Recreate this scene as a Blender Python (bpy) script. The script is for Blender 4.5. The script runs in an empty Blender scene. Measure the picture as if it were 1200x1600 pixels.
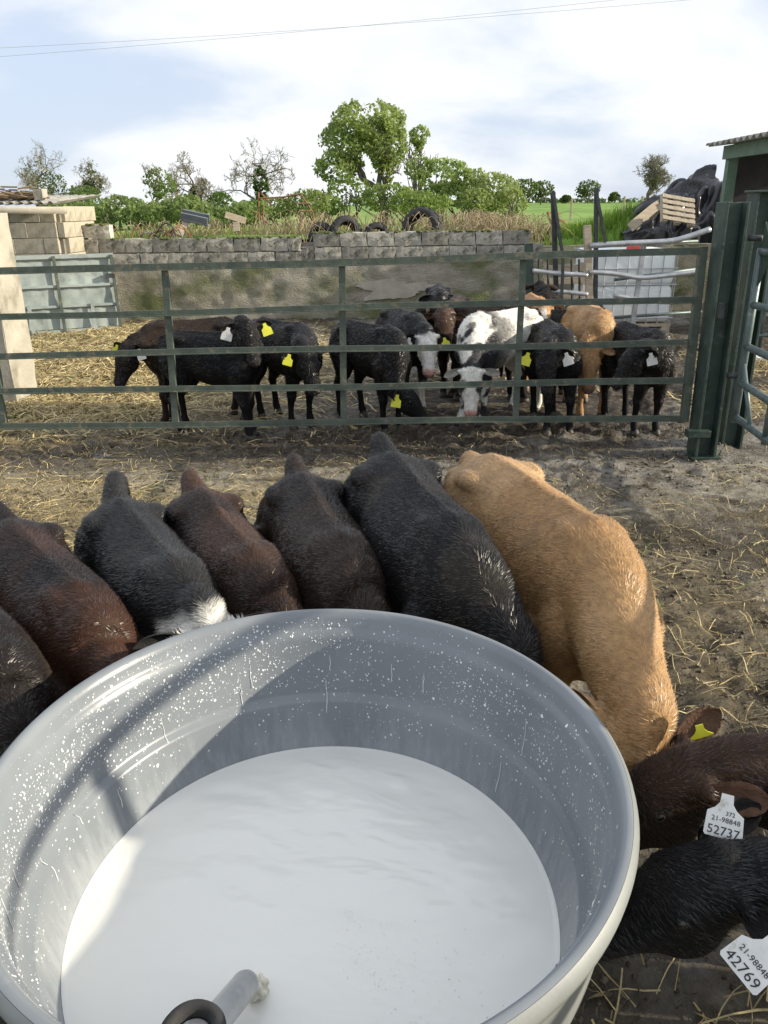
import bpy, math, random
import numpy as np
from mathutils import Vector, Matrix, Euler
rng = np.random.default_rng(7)
random.seed(7)
R = math.radians
scene = bpy.context.scene
C = scene.collection

# ------------------------------------------------------------------ camera
F_PX, PITCH, ROLL, CAM_H = 1200.0, R(21.6), R(0.7), 1.73
cam_data = bpy.data.cameras.new('camera')
cam_data.sensor_fit = 'VERTICAL'; cam_data.sensor_height = 36.0; cam_data.lens = 36.0 * F_PX / 1600.0
cam_data.clip_start = 0.05; cam_data.clip_end = 3000
cam = bpy.data.objects.new('camera', cam_data); C.objects.link(cam)
cam.matrix_world = Matrix.Translation((0, 0, CAM_H)) @ Matrix.Rotation(math.pi/2 - PITCH, 4, 'X') @ Matrix.Rotation(-ROLL, 4, 'Z')
scene.camera = cam

# ------------------------------------------------------------------ sky and sun
SUN_EL, SUN_AZ = R(20.0), R(5.0)          # azimuth measured from +X (right of the view) towards -Y
w = bpy.data.worlds.new('World'); scene.world = w; w.use_nodes = True
nt = w.node_tree; N = nt.nodes; L = nt.links
for n in list(N): N.remove(n)
out = N.new('ShaderNodeOutputWorld'); bg = N.new('ShaderNodeBackground')
sky = N.new('ShaderNodeTexSky'); sky.sky_type = 'NISHITA'; sky.sun_disc = False
sky.sun_elevation = SUN_EL
sky.sun_rotation = math.pi/2 + SUN_AZ
sky.air_density = 1.0; sky.dust_density = 1.2; sky.ozone_density = 1.5
tc = N.new('ShaderNodeTexCoord'); sep = N.new('ShaderNodeSeparateXYZ')
L.new(tc.outputs['Generated'], sep.inputs[0])
def wmath(op, a, b=None):
    m = N.new('ShaderNodeMath'); m.operation = op
    for i, v in enumerate((a, b)):
        if v is None: continue
        if isinstance(v, (int, float)): m.inputs[i].default_value = v
        else: L.new(v, m.inputs[i])
    return m.outputs[0]
zz = wmath('ADD', wmath('MAXIMUM', sep.outputs['Z'], 0.0), 0.42)
cmb = N.new('ShaderNodeCombineXYZ')
L.new(wmath('DIVIDE', sep.outputs['X'], zz), cmb.inputs[0]); L.new(wmath('DIVIDE', sep.outputs['Y'], zz), cmb.inputs[1])
nz = N.new('ShaderNodeTexNoise'); nz.inputs['Scale'].default_value = 1.7; nz.inputs['Detail'].default_value = 7
nz.inputs['Roughness'].default_value = 0.52; nz.inputs['Distortion'].default_value = 0.25
mp = N.new('ShaderNodeMapping'); mp.inputs['Location'].default_value = (3.4, 1.7, 0.6); mp.inputs['Scale'].default_value = (1.0, 1.25, 1)
L.new(cmb.outputs[0], mp.inputs[0]); L.new(mp.outputs[0], nz.inputs['Vector'])
cr = N.new('ShaderNodeValToRGB'); cr.color_ramp.elements[0].position = 0.35; cr.color_ramp.elements[1].position = 0.58
cr.color_ramp.interpolation = 'EASE'
L.new(nz.outputs['Fac'], cr.inputs[0])
fac = wmath('MULTIPLY', cr.outputs[0], 0.86)
mx = N.new('ShaderNodeMixRGB'); mx.blend_type = 'MIX'
L.new(fac, mx.inputs[0])
thin = N.new('ShaderNodeMixRGB'); thin.inputs[0].default_value = 0.72       # thin high haze over the blue
thin.inputs[2].default_value = (6.2, 7.0, 8.6, 1)
L.new(sky.outputs[0], thin.inputs[1]); L.new(thin.outputs[0], mx.inputs[1])
mx.inputs[2].default_value = (8.3, 8.4, 8.5, 1)                            # white cloud
L.new(mx.outputs[0], bg.inputs['Color']); bg.inputs['Strength'].default_value = 0.10
L.new(bg.outputs[0], out.inputs['Surface'])

sd = bpy.data.lights.new('sun', 'SUN'); sd.energy = 5.0; sd.angle = R(0.6); sd.color = (1.0, 0.90, 0.72)
sun = bpy.data.objects.new('sun', sd); C.objects.link(sun)
to_sun = Vector((math.cos(SUN_EL)*math.cos(SUN_AZ), -math.cos(SUN_EL)*math.sin(SUN_AZ), math.sin(SUN_EL)))
sun.rotation_euler = to_sun.to_track_quat('Z', 'Y').to_euler()
sun.location = (8, 0, 6)
vs = scene.view_settings; vs.view_transform = 'Standard'; vs.look = 'None'; vs.gamma = 1.0; vs.use_curve_mapping = False
vs.exposure = 0.36
scene.cycles.max_bounces = 6; scene.cycles.transparent_max_bounces = 8

# ------------------------------------------------------------------ geometry helpers
def ray(px, py):
    x = (px-600)/F_PX; y = -(py-800)/F_PX; c, s = math.cos(ROLL), math.sin(ROLL)
    ux = x*c + y*s; uy = -x*s + y*c
    return np.array([ux, math.cos(PITCH)+uy*math.sin(PITCH), -math.sin(PITCH)+uy*math.cos(PITCH)])
def at_y(px, py, Y): d = ray(px, py); return d*Y/d[1] + np.array([0, 0, CAM_H])
def at_z(px, py, Z): d = ray(px, py); return d*(Z-CAM_H)/d[2] + np.array([0, 0, CAM_H])

def nrm(v):
    v = np.asarray(v, float); n = np.linalg.norm(v); return v/n if n > 1e-9 else v
def hash2(ix, iy, iz=0):
    h = (ix.astype(np.int64)*374761393 + iy.astype(np.int64)*668265263 + np.asarray(iz).astype(np.int64)*2147483647*3 ) & 0xffffffff
    h = ((h ^ (h >> 13))*1274126177) & 0xffffffff
    h = ((h ^ (h >> 15))*2246822519) & 0xffffffff
    return ((h ^ (h >> 16)) & 0xffff)/65535.0
def vnoise2(x, y, seed=0):
    x = np.asarray(x, float); y = np.asarray(y, float)
    ix, iy = np.floor(x).astype(np.int64), np.floor(y).astype(np.int64); fx, fy = x-ix, y-iy
    fx = fx*fx*(3-2*fx); fy = fy*fy*(3-2*fy); z = np.full(ix.shape, seed)
    a, b, c, d = hash2(ix, iy, z), hash2(ix+1, iy, z), hash2(ix, iy+1, z), hash2(ix+1, iy+1, z)
    return (a*(1-fx)+b*fx)*(1-fy) + (c*(1-fx)+d*fx)*fy
def fbm2(x, y, seed=0, octv=4):
    t = 0; a = 0.5
    for o in range(octv): t = t + a*vnoise2(x*2**o, y*2**o, seed+o*17); a *= 0.5
    return t/(1-0.5**octv)
def fbm3(P, s, seed=0, octv=3):
    return (fbm2(P[:, 0]*s+P[:, 2]*s*.6, P[:, 1]*s-P[:, 2]*s*.8, seed, octv) + fbm2(P[:, 0]*s*.7-P[:, 1]*s*.5+9, P[:, 2]*s+P[:, 1]*s*.4, seed+5, octv))*.5
def sstep(a, b, x): t = np.clip((x-a)/(b-a), 0, 1); return t*t*(3-2*t)

def catmull(K, n):
    K = np.asarray(K, float); m = len(K)
    t = np.linspace(0, m-1, n); i = np.minimum(t.astype(int), m-2); u = (t-i)[:, None]
    p0, p1, p2, p3 = K[np.maximum(i-1, 0)], K[i], K[i+1], K[np.minimum(i+2, m-1)]
    return .5*((2*p1)+(-p0+p2)*u+(2*p0-5*p1+4*p2-p3)*u*u+(-p0+3*p1-3*p2+p3)*u**3)

class MB:
    """collects polygons for one mesh"""
    def __init__(s): s.v = []; s.f = []; s.n = 0
    def add(s, v, f):
        v = np.asarray(v, float).reshape(-1, 3); s.v.append(v)
        for q in f: s.f.append(tuple(int(i)+s.n for i in q))
        s.n += len(v); return s
    def box(s, c, size, rot=None):
        a = np.array([[x, y, z] for x in (-.5, .5) for y in (-.5, .5) for z in (-.5, .5)])*np.asarray(size, float)
        if rot is not None: a = a @ np.array(Euler(rot).to_matrix()).T
        return s.add(a+np.asarray(c, float), [(0, 1, 3, 2), (4, 6, 7, 5), (0, 4, 5, 1), (2, 3, 7, 6), (0, 2, 6, 4), (1, 5, 7, 3)])
    def bar(s, p0, p1, wd, ht, up=(0, 0, 1)):
        p0, p1 = np.asarray(p0, float), np.asarray(p1, float); d = nrm(p1-p0); u = np.asarray(up, float)
        if abs(d @ nrm(u)) > .97: u = np.array([0., 1, 0])
        sx = nrm(np.cross(d, u)); uz = np.cross(sx, d)
        v = [p + sx*a*wd/2 + uz*b*ht/2 for p in (p0, p1) for a, b in ((-1, -1), (1, -1), (1, 1), (-1, 1))]
        return s.add(v, [(3, 2, 1, 0), (4, 5, 6, 7), (0, 1, 5, 4), (1, 2, 6, 5), (2, 3, 7, 6), (3, 0, 4, 7)])
    def tube(s, path, r, n=10, cap=True, flat=None):
        P = np.asarray(path, float); m = len(P); r = np.broadcast_to(np.asarray(r, float), (m,)) if np.ndim(r) < 2 else np.asarray(r, float)
        T = np.gradient(P, axis=0); T /= np.maximum(np.linalg.norm(T, axis=1), 1e-9)[:, None]
        ref = np.array([0., 0, 1]) if abs(T[0][2]) < .9 else np.array([1., 0, 0])
        if flat is not None: ref = np.asarray(flat, float)
        V = []; u = nrm(ref - T[0]*(ref @ T[0])); an = np.linspace(0, 2*math.pi, n, endpoint=False)
        for i in range(m):
            u = nrm(u - T[i]*(u @ T[i])); b = np.cross(T[i], u)
            ra, rb = (r[i], r[i]) if np.ndim(r[i]) == 0 else (r[i][0], r[i][1])
            V.append(P[i] + np.outer(np.cos(an), b)*ra + np.outer(np.sin(an), u)*rb)
        V = np.concatenate(V); f = []
        for i in range(m-1):
            for j in range(n):
                k = (j+1) % n; f.append((i*n+j, i*n+k, (i+1)*n+k, (i+1)*n+j))
        if cap: f.append(tuple(range(n-1, -1, -1))); f.append(tuple((m-1)*n+j for j in range(n)))
        return s.add(V, f)
    def rings(s, rings, cap=True):
        m, n = len(rings), len(rings[0]); f = []
        for i in range(m-1):
            for j in range(n):
                k = (j+1) % n; f.append((i*n+j, i*n+k, (i+1)*n+k, (i+1)*n+j))
        if cap: f.append(tuple(range(n-1, -1, -1))); f.append(tuple((m-1)*n+j for j in range(n)))
        return s.add(np.concatenate(rings), f)
    def lathe(s, prof, c=(0, 0, 0), n=96, close=False):
        an = np.linspace(0, 2*math.pi, n, endpoint=False); c = np.asarray(c, float)
        V = np.concatenate([np.stack([r*np.cos(an), r*np.sin(an), np.full(n, z)], 1) for r, z in prof])+c
        f = []; m = len(prof)
        for i in range(m-1 if not close else m):
            i2 = (i+1) % m
            for j in range(n):
                k = (j+1) % n; f.append((i*n+j, i*n+k, i2*n+k, i2*n+j))
        return s.add(V, f)
    def ball(s, c, rad, rot=None, nu=10, nv=7):
        rad = np.broadcast_to(np.asarray(rad, float), (3,)); V = []
        for i in range(nv+1):
            th = math.pi*(i/nv)
            th = min(max(th, .05), math.pi-.05)
            for j in range(nu):
                ph = 2*math.pi*j/nu; V.append((math.sin(th)*math.cos(ph), math.sin(th)*math.sin(ph), -math.cos(th)))
        V = np.array(V)*rad
        if rot is not None: V = V @ np.array(rot).T
        m = nv+1; f = [(i*nu+j, i*nu+(j+1) % nu, (i+1)*nu+(j+1) % nu, (i+1)*nu+j) for i in range(nv) for j in range(nu)]
        f.append(tuple(range(nu-1, -1, -1))); f.append(tuple(nv*nu+j for j in range(nu)))
        return s.add(V+np.asarray(c, float), f)
    def mesh(s, name, origin=(0, 0, 0), smooth=False):
        me = bpy.data.meshes.new(name); V = (np.concatenate(s.v) if s.v else np.zeros((0, 3)))-np.asarray(origin, float)
        me.from_pydata(V.tolist(), [], s.f)
        if smooth: me.polygons.foreach_set('use_smooth', [True]*len(me.polygons))
        me.update(); return me
    def build(s, name, mat, root=None, smooth=False, label=None, cat=None, group=None, kind=None, bevel=0.0, origin=None):
        o0 = np.array(list(root['_w'])) if root else np.zeros(3)
        me = s.mesh(name, o0, smooth); me.materials.append(mat)
        return link(name, me, root, label, cat, group, kind, bevel)
WORLD = {}
def link(name, me, root=None, label=None, cat=None, group=None, kind=None, bevel=0.0):
    o = bpy.data.objects.new(name, me); C.objects.link(o)
    if root is not None: o.parent = root
    tag(o, label, cat, group, kind)
    if root is not None: o['_w'] = list(root['_w'])
    if bevel:
        b = o.modifiers.new('bevel', 'BEVEL'); b.width = bevel; b.segments = 2; b.limit_method = 'ANGLE'
    return o
def tag(o, label=None, cat=None, group=None, kind=None):
    if label: o['label'] = label
    if cat: o['category'] = cat
    if group: o['group'] = group
    if kind: o['kind'] = kind
    return o
def thing(name, label, cat, loc=(0, 0, 0), group=None):
    o = bpy.data.objects.new(name, None); C.objects.link(o); o.location = [float(v) for v in loc]
    o.empty_display_size = .1; o['_w'] = [float(v) for v in loc]
    return tag(o, label, cat, group)

def remesh(mb, voxel, smooth_it):
    me = mb.mesh('tmp'); o = bpy.data.objects.new('tmp', me); C.objects.link(o)
    r = o.modifiers.new('r', 'REMESH'); r.mode = 'VOXEL'; r.voxel_size = voxel; r.use_smooth_shade = True
    s = o.modifiers.new('s', 'SMOOTH'); s.iterations = smooth_it; s.factor = .5
    dg = bpy.context.evaluated_depsgraph_get(); res = bpy.data.meshes.new_from_object(o.evaluated_get(dg))
    bpy.data.objects.remove(o); bpy.data.meshes.remove(me)
    V = np.zeros(len(res.vertices)*3); res.vertices.foreach_get('co', V)
    fs = [tuple(p.vertices) for p in res.polygons]; bpy.data.meshes.remove(res)
    return V.reshape(-1, 3), fs

# ------------------------------------------------------------------ materials
def newmat(name):
    m = bpy.data.materials.new(name); m.use_nodes = True
    return m, m.node_tree.nodes, m.node_tree.links, m.node_tree.nodes['Principled BSDF']
def pmat(name, c1, c2=None, scale=5.0, rough=.7, bump=0.0, bscale=None, metal=0.0, detail=6, lo=.35, hi=.65, c3=None, s3=1.5, f3=(.55, .7), stretch=(1, 1, 1), spec=.4, bdist=.01):
    m, n, l, b = newmat(name)
    tc = n.new('ShaderNodeTexCoord'); mp = n.new('ShaderNodeMapping'); mp.inputs['Scale'].default_value = stretch
    l.new(tc.outputs['Object'], mp.inputs[0])
    b.inputs['Roughness'].default_value = rough; b.inputs['Metallic'].default_value = metal; b.inputs['Specular IOR Level'].default_value = spec
    b.inputs['Base Color'].default_value = (*c1, 1)
    col = None
    def noise(sc, det):
        t = n.new('ShaderNodeTexNoise'); t.inputs['Scale'].default_value = sc; t.inputs['Detail'].default_value = det; t.inputs['Roughness'].default_value = .6
        l.new(mp.outputs[0], t.inputs['Vector']); return t
    if c2 is not None:
        t = noise(scale, detail); r = n.new('ShaderNodeValToRGB'); e = r.color_ramp.elements
        e[0].position = lo; e[1].position = hi; e[0].color = (*c1, 1); e[1].color = (*c2, 1)
        l.new(t.outputs['Fac'], r.inputs[0]); col = r.outputs[0]
    if c3 is not None:
        t = noise(s3, detail); r = n.new('ShaderNodeValToRGB'); e = r.color_ramp.elements; e[0].position, e[1].position = f3
        l.new(t.outputs['Fac'], r.inputs[0]); x = n.new('ShaderNodeMixRGB'); l.new(r.outputs[0], x.inputs[0])
        if col: l.new(col, x.inputs[1])
        else: x.inputs[1].default_value = (*c1, 1)
        x.inputs[2].default_value = (*c3, 1); col = x.outputs[0]
    if col: l.new(col, b.inputs['Base Color'])
    if bump:
        t = noise(bscale or scale*4, 8); bp = n.new('ShaderNodeBump'); bp.inputs['Strength'].default_value = bump; bp.inputs['Distance'].default_value = bdist
        l.new(t.outputs['Fac'], bp.inputs['Height']); l.new(bp.outputs[0], b.inputs['Normal'])
    return m
def attrmat(name, rough=.7, nscale=60, namt=.35, bump=.0, bscale=200, sheen=0.0, spec=.4, stretch=(1, 1, 1), transl=0.0):
    m, n, l, b = newmat(name)
    a = n.new('ShaderNodeAttribute'); a.attribute_name = 'Col'
    tc = n.new('ShaderNodeTexCoord'); mp = n.new('ShaderNodeMapping'); mp.inputs['Scale'].default_value = stretch; l.new(tc.outputs['Object'], mp.inputs[0])
    t = n.new('ShaderNodeTexNoise'); t.inputs['Scale'].default_value = nscale; t.inputs['Detail'].default_value = 5; l.new(mp.outputs[0], t.inputs['Vector'])
    mr = n.new('ShaderNodeMapRange'); mr.inputs['From Min'].default_value = .3; mr.inputs['From Max'].default_value = .7
    mr.inputs['To Min'].default_value = 1-namt; mr.inputs['To Max'].default_value = 1+namt; l.new(t.outputs['Fac'], mr.inputs[0])
    x = n.new('ShaderNodeMixRGB'); x.blend_type = 'MULTIPLY'; x.inputs[0].default_value = 1; l.new(a.outputs['Color'], x.inputs[1]); l.new(mr.outputs[0], x.inputs[2])
    l.new(x.outputs[0], b.inputs['Base Color']); b.inputs['Roughness'].default_value = rough; b.inputs['Specular IOR Level'].default_value = spec
    if sheen: b.inputs['Sheen Weight'].default_value = sheen; b.inputs['Sheen Roughness'].default_value = .45; b.inputs['Sheen Tint'].default_value = (1, .96, .9, 1)
    if bump:
        t2 = n.new('ShaderNodeTexNoise'); t2.inputs['Scale'].default_value = bscale; t2.inputs['Detail'].default_value = 4; l.new(mp.outputs[0], t2.inputs['Vector'])
        bp = n.new('ShaderNodeBump'); bp.inputs['Strength'].default_value = bump; bp.inputs['Distance'].default_value = .006; l.new(t2.outputs['Fac'], bp.inputs['Height']); l.new(bp.outputs[0], b.inputs['Normal'])
    if transl:
        tr = n.new('ShaderNodeBsdfTranslucent'); l.new(x.outputs[0], tr.inputs['Color']); ms = n.new('ShaderNodeMixShader'); ms.inputs[0].default_value = transl
        l.new(b.outputs[0], ms.inputs[1]); l.new(tr.outputs[0], ms.inputs[2]); l.new(ms.outputs[0], n['Material Output'].inputs['Surface'])
    return m
def setcol(me, col, name='Col'):
    a = me.color_attributes.new(name, 'FLOAT_COLOR', 'POINT'); c = np.ones((len(me.vertices), 4)); c[:, :3] = col
    a.data.foreach_set('color', c.ravel())

M = {}
M['greenpaint'] = pmat('green_gate_paint', (.06, .08, .065), (.105, .125, .10), 9, .55, .3, 60, c3=(.20, .17, .12), s3=16, f3=(.57, .68))
M['postpaint'] = pmat('post_paint', (.03, .05, .045), (.055, .085, .07), 7, .45, .3, 45, c3=(.13, .15, .13), s3=18, f3=(.6, .75))
M['galv'] = pmat('galvanised_steel', (.33, .35, .38), (.48, .49, .51), 8, .42, .12, 60, metal=.55, c3=(.2, .2, .19), s3=7, f3=(.58, .75))
M['bluetube'] = pmat('grey_green_tube', (.09, .125, .125), (.16, .2, .2), 8, .4, .1, 50, metal=.2, c3=(.3, .3, .28), s3=15, f3=(.6, .75))
M['concrete'] = pmat('pale_concrete', (.36, .335, .275), (.46, .43, .36), 4, .95, .8, 25, c3=(.17, .16, .12), s3=2.6, f3=(.50, .70))
M['block'] = pmat('concrete_block', (.34, .32, .275), (.50, .47, .41), 7, .95, .9, 40, c3=(.07, .075, .045), s3=4, f3=(.55, .66))
_n, _l = M['block'].node_tree.nodes, M['block'].node_tree.links; _b = _n['Principled BSDF']; _src = _b.inputs['Base Color'].links[0].from_socket
_oi = _n.new('ShaderNodeObjectInfo'); _mr = _n.new('ShaderNodeMapRange'); _mr.inputs['To Min'].default_value = .62; _mr.inputs['To Max'].default_value = 1.18; _l.new(_oi.outputs['Random'], _mr.inputs[0])
_x = _n.new('ShaderNodeMixRGB'); _x.blend_type = 'MULTIPLY'; _x.inputs[0].default_value = 1; _l.new(_src, _x.inputs[1]); _l.new(_mr.outputs[0], _x.inputs[2]); _l.new(_x.outputs[0], _b.inputs['Base Color'])
M['mortar'] = pmat('mortar', (.18, .17, .14), (.26, .24, .2), 9, .95, .7, 40)
M['rendercoat'] = pmat('old_render', (.29, .265, .205), (.42, .395, .32), 5, .95, 1.0, 30, c3=(.15, .165, .075), s3=1.1, f3=(.46, .62), stretch=(1, 1, 1.8), bdist=.03)
M['palerender'] = pmat('pale_bared_render', (.36, .33, .27), (.46, .42, .35), 6, .95, .6, 30)
M['moss'] = pmat('moss', (.07, .09, .025), (.12, .14, .04), 25, .95, 1, 60)
M['sheet'] = pmat('weathered_sheet', (.30, .35, .33), (.42, .47, .45), 3, .5, .3, 8, c3=(.22, .26, .24), s3=6, f3=(.5, .7), metal=.1)
M['wood'] = pmat('weathered_wood', (.36, .30, .22), (.50, .43, .33), 5, .85, .5, 30, stretch=(1, 1, 6))
M['palewood'] = pmat('pale_pallet_wood', (.36, .31, .24), (.48, .42, .33), 5, .85, .4, 30, stretch=(4, 1, 1))
M['rust'] = pmat('rusty_steel', (.22, .10, .055), (.33, .18, .11), 14, .85, .5, 60)
M['rubber'] = pmat('tyre_rubber', (.025, .025, .026), (.05, .05, .05), 10, .8, .3, 50)
M['plastic'] = pmat('black_silage_wrap', (.022, .023, .028), (.035, .036, .042), 5, .28, .3, 12, spec=.6)
M['ibc'] = pmat('white_tote_plastic', (.78, .83, .84), (.84, .87, .87), 2, .4, 0)
M['darksteel'] = pmat('dark_steel', (.04, .045, .05), (.08, .085, .09), 10, .5, .2, 50, metal=.4)
M['roof'] = pmat('fibre_cement', (.30, .29, .26), (.40, .39, .35), 6, .9, .4, 30, c3=(.14, .13, .1), s3=4, f3=(.52, .7))
M['shedgreen'] = pmat('green_shed_steel', (.10, .16, .12), (.15, .21, .165), 6, .6, .2, 30)
M['sheddark'] = pmat('shaded_shed_wall', (.05, .045, .05), (.08, .07, .075), 3, .9, .2, 20)  # shade of the shed interior put into the dark wall colour
M['bark'] = pmat('bark', (.10, .085, .065), (.17, .15, .12), 8, .95, .6, 30)
M['twig'] = pmat('pale_twigs', (.17, .155, .11), (.25, .225, .16), 4, .95)
M['dry'] = pmat('dry_stems', (.33, .25, .15), (.46, .37, .25), 5, .9)
M['cable'] = pmat('cable', (.3, .3, .32), rough=.6)
M['leaf'] = attrmat('leaves', .6, 3, .25, transl=.55, spec=.3)
M['strawm'] = attrmat('straw', .65, 40, .2, transl=.1, spec=.4)
M['fur'] = attrmat('calf_coat', .46, 45, .18, .35, 190, sheen=.0, spec=.22, stretch=(1, 1, 1))
M['undercoat'] = attrmat('calf_undercoat', .62, 45, .25, .6, 170, sheen=.0, spec=.12)
M['hair'] = attrmat('calf_hair', .38, 25, .15, spec=.42, sheen=.0)
M['eye'] = pmat('eye', (.012, .008, .006), rough=.08, spec=.6)
M['nostril'] = pmat('nostril', (.012, .01, .01), rough=.4)
M['hoof'] = pmat('hoof', (.05, .045, .04), (.10, .09, .075), 30, .6)
M['tagy'] = pmat('yellow_tag', (.72, .74, .05), (.80, .80, .09), 20, .4)
M['tagw'] = pmat('white_tag', (.66, .67, .65), (.76, .76, .75), 40, .45, c3=(.40, .36, .28), s3=45, f3=(.58, .74))
M['ink'] = pmat('tag_ink', (.03, .03, .035), rough=.6)

# ================================================================== GROUND
def straw_density(x, y):
    """0..1: how much straw lies on the yard at x, y"""
    n = fbm2(x*.9+3, y*.9, 11, 4)
    d = np.zeros_like(x)
    heap = np.exp(-(((x+3.2)/1.9)**2 + ((y-9.0)/2.7)**2))                   # bedding behind the gate, left
    d = np.maximum(d, 1.6*heap*(.6+.6*n))
    band = np.exp(-((y-4.65-.10*np.sin(x*1.3))/.55)**2)*sstep(.6, -1.2, x)    # swept ridge in front of the gate, left
    d = np.maximum(d, .95*band*(.35+.9*n))
    band2 = np.exp(-((y-3.55)/.9)**2)*sstep(-.3, -1.4, x)
    d = np.maximum(d, .95*band2*(.3+.9*n))
    right = sstep(.35, 1.1, x)*sstep(6, 4.6, y)*.16
    d = np.maximum(d, right*sstep(.38, .68, n)*1.3)
    d = np.maximum(d, .22*sstep(.2, .5, x)*sstep(1.6, 1.0, y))
    back = sstep(2.2, 3.4, x)*sstep(6.2, 7.2, y)*sstep(10, 8.2, y)*.55
    d = np.maximum(d, back*sstep(.35, .6, n)*1.2)
    mid = sstep(6.6, 7.6, y)*sstep(11.5, 10, y)*.16
    return np.clip(np.maximum(d, mid*sstep(.4, .7, n)), 0, 1)
def ground_h(x, y):
    heap = np.exp(-(((x+3.4)/1.7)**2 + ((y-9.6)/2.2)**2))
    h = .16*heap*(.6+.8*fbm2(x*2, y*2, 3, 3))
    mud = fbm2(x*.8, y*.8, 21, 3)
    clod = (fbm2(x*9, y*9, 5, 4)-.5)
    h = h + (.065*sstep(.38, .58, mud))*(clod*1.9+.25) + .030*clod + .010*(fbm2(x*26, y*26, 6, 2)-.5)
    return h
xs = np.concatenate([np.linspace(-14, -5, 30)[:-1], np.linspace(-5, 4.6, 330), np.linspace(4.6, 14, 30)[1:]])
ys = np.concatenate([np.linspace(-6, .2, 25)[:-1], np.linspace(.2, 7, 260), np.linspace(7, 14.6, 150)[1:]])
X, Y = np.meshgrid(xs, ys); Z = ground_h(X, Y)
nx, ny = len(xs), len(ys)
me = bpy.data.meshes.new('yard'); V = np.stack([X, Y, Z], 2).reshape(-1, 3)
idx = np.arange(nx*ny).reshape(ny, nx)
Fq = np.stack([idx[:-1, :-1], idx[:-1, 1:], idx[1:, 1:], idx[1:, :-1]], 2).reshape(-1, 4)
me.from_pydata(V.tolist(), [], Fq.tolist()); me.polygons.foreach_set('use_smooth', [True]*len(me.polygons))
sdn = straw_density(V[:, 0], V[:, 1])
mudn = fbm2(V[:, 0]*1.1+5, V[:, 1]*1.3, 31, 4)
conc = sstep(.50, .66, fbm2(V[:, 0]*.7+1, V[:, 1]*1.1+4, 51, 4))
strip = np.exp(-((V[:, 1]-5.05-.05*V[:, 0])/.33)**2)*sstep(.28, .5, fbm2(V[:, 0]*1.5, V[:, 1]*5, 71, 4))
side = np.exp(-((V[:, 0]-2.25-.06*(V[:, 1]-4))/.45)**2)*sstep(2.0, 3.2, V[:, 1])*sstep(6.5, 5.5, V[:, 1])*sstep(.36, .55, fbm2(V[:, 0]*3, V[:, 1]*3, 72, 4))
conc = np.clip(np.maximum(np.maximum(conc*.55, strip*.95), side), 0, 1)
wet = np.exp(-(((V[:, 0]-2.02)/.22)**2+((V[:, 1]-5.42)/.13)**2))*1.2*sstep(.3, .5, fbm2(V[:, 0]*6, V[:, 1]*6, 91, 3)) + np.exp(-(((V[:, 0]+2.4)/.55)**2+((V[:, 1]-5.5)/.22)**2))*.6
wet = wet + .85*sstep(-.2, .7, V[:, 0])*sstep(6.4, 5.2, V[:, 1])*sstep(.46, .60, fbm2(V[:, 0]*1.6+8, V[:, 1]*1.6, 95, 4)) + .35*sstep(.5, .64, fbm2(V[:, 0]*1.2, V[:, 1]*2.2, 97, 4))*sstep(4.4, 5.2, V[:, 1])*sstep(7, 6, V[:, 1])
col = np.stack([sdn, conc, np.clip(wet, 0, 1)], 1); setcol(me, col)
m, n, l, b = newmat('yard_ground')
a = n.new('ShaderNodeAttribute'); a.attribute_name = 'Col'; sp = n.new('ShaderNodeSeparateColor'); l.new(a.outputs['Color'], sp.inputs[0])
tc = n.new('ShaderNodeTexCoord')
def gn(sc, det, rr=.62):
    t = n.new('ShaderNodeTexNoise'); t.inputs['Scale'].default_value = sc; t.inputs['Detail'].default_value = det; t.inputs['Roughness'].default_value = rr
    l.new(tc.outputs['Object'], t.inputs['Vector']); return t.outputs['Fac']
def ramp(inp, stops):
    r = n.new('ShaderNodeValToRGB'); e = r.color_ramp.elements
    while len(e) < len(stops): e.new(.5)
    for i, (p, c) in enumerate(stops): e[i].position = p; e[i].color = (*c, 1)
    l.new(inp, r.inputs[0]); return r.outputs[0]
def mix(f, c1, c2, bt='MIX'):
    x = n.new('ShaderNodeMixRGB'); x.blend_type = bt
    for i, v in enumerate((f, c1, c2)):
        if isinstance(v, (int, float)): x.inputs[i].default_value = v
        elif isinstance(v, tuple): x.inputs[i].default_value = (*v, 1)
        else: l.new(v, x.inputs[i])
    return x.outputs[0]
def mth(op, a_, b_):
    x = n.new('ShaderNodeMath'); x.operation = op
    for i, v in enumerate((a_, b_)):
        if isinstance(v, (int, float)): x.inputs[i].default_value = v
        else: l.new(v, x.inputs[i])
    x.use_clamp = True
    return x.outputs[0]
mud = ramp(gn(14, 10, .7), [(.40, (.022, .017, .011)), (.53, (.070, .054, .036)), (.68, (.26, .225, .165))])
con = ramp(gn(9, 8, .65), [(.34, (.16, .145, .12)), (.52, (.33, .31, .27)), (.7, (.50, .48, .44))])
str_ = ramp(gn(45, 8, .75), [(.30, (.13, .095, .04)), (.47, (.44, .34, .155)), (.64, (.68, .56, .30))])
f_con = mth('MULTIPLY', mth('MULTIPLY', sp.outputs[1], 1.2), ramp(gn(6, 8, .7), [(.36, (0, 0, 0)), (.52, (1, 1, 1))]))
f_str = mth('MULTIPLY', mth('MULTIPLY', sp.outputs[0], 1.1), ramp(gn(11, 8, .72), [(.34, (.15, .15, .15)), (.56, (1, 1, 1))]))
cc = mix(f_str, mix(f_con, mud, con), str_)
cc = mix(mth('MULTIPLY', sp.outputs[2], .62), cc, (.045, .037, .028))
l.new(cc, b.inputs['Base Color'])
rg = mth('SUBTRACT', ramp(gn(5, 6), [(.40, (.28, .28, .28)), (.6, (.88, .88, .88))]), mth('MULTIPLY', sp.outputs[2], .6))
l.new(rg, b.inputs['Roughness']); b.inputs['Specular IOR Level'].default_value = .4
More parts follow.
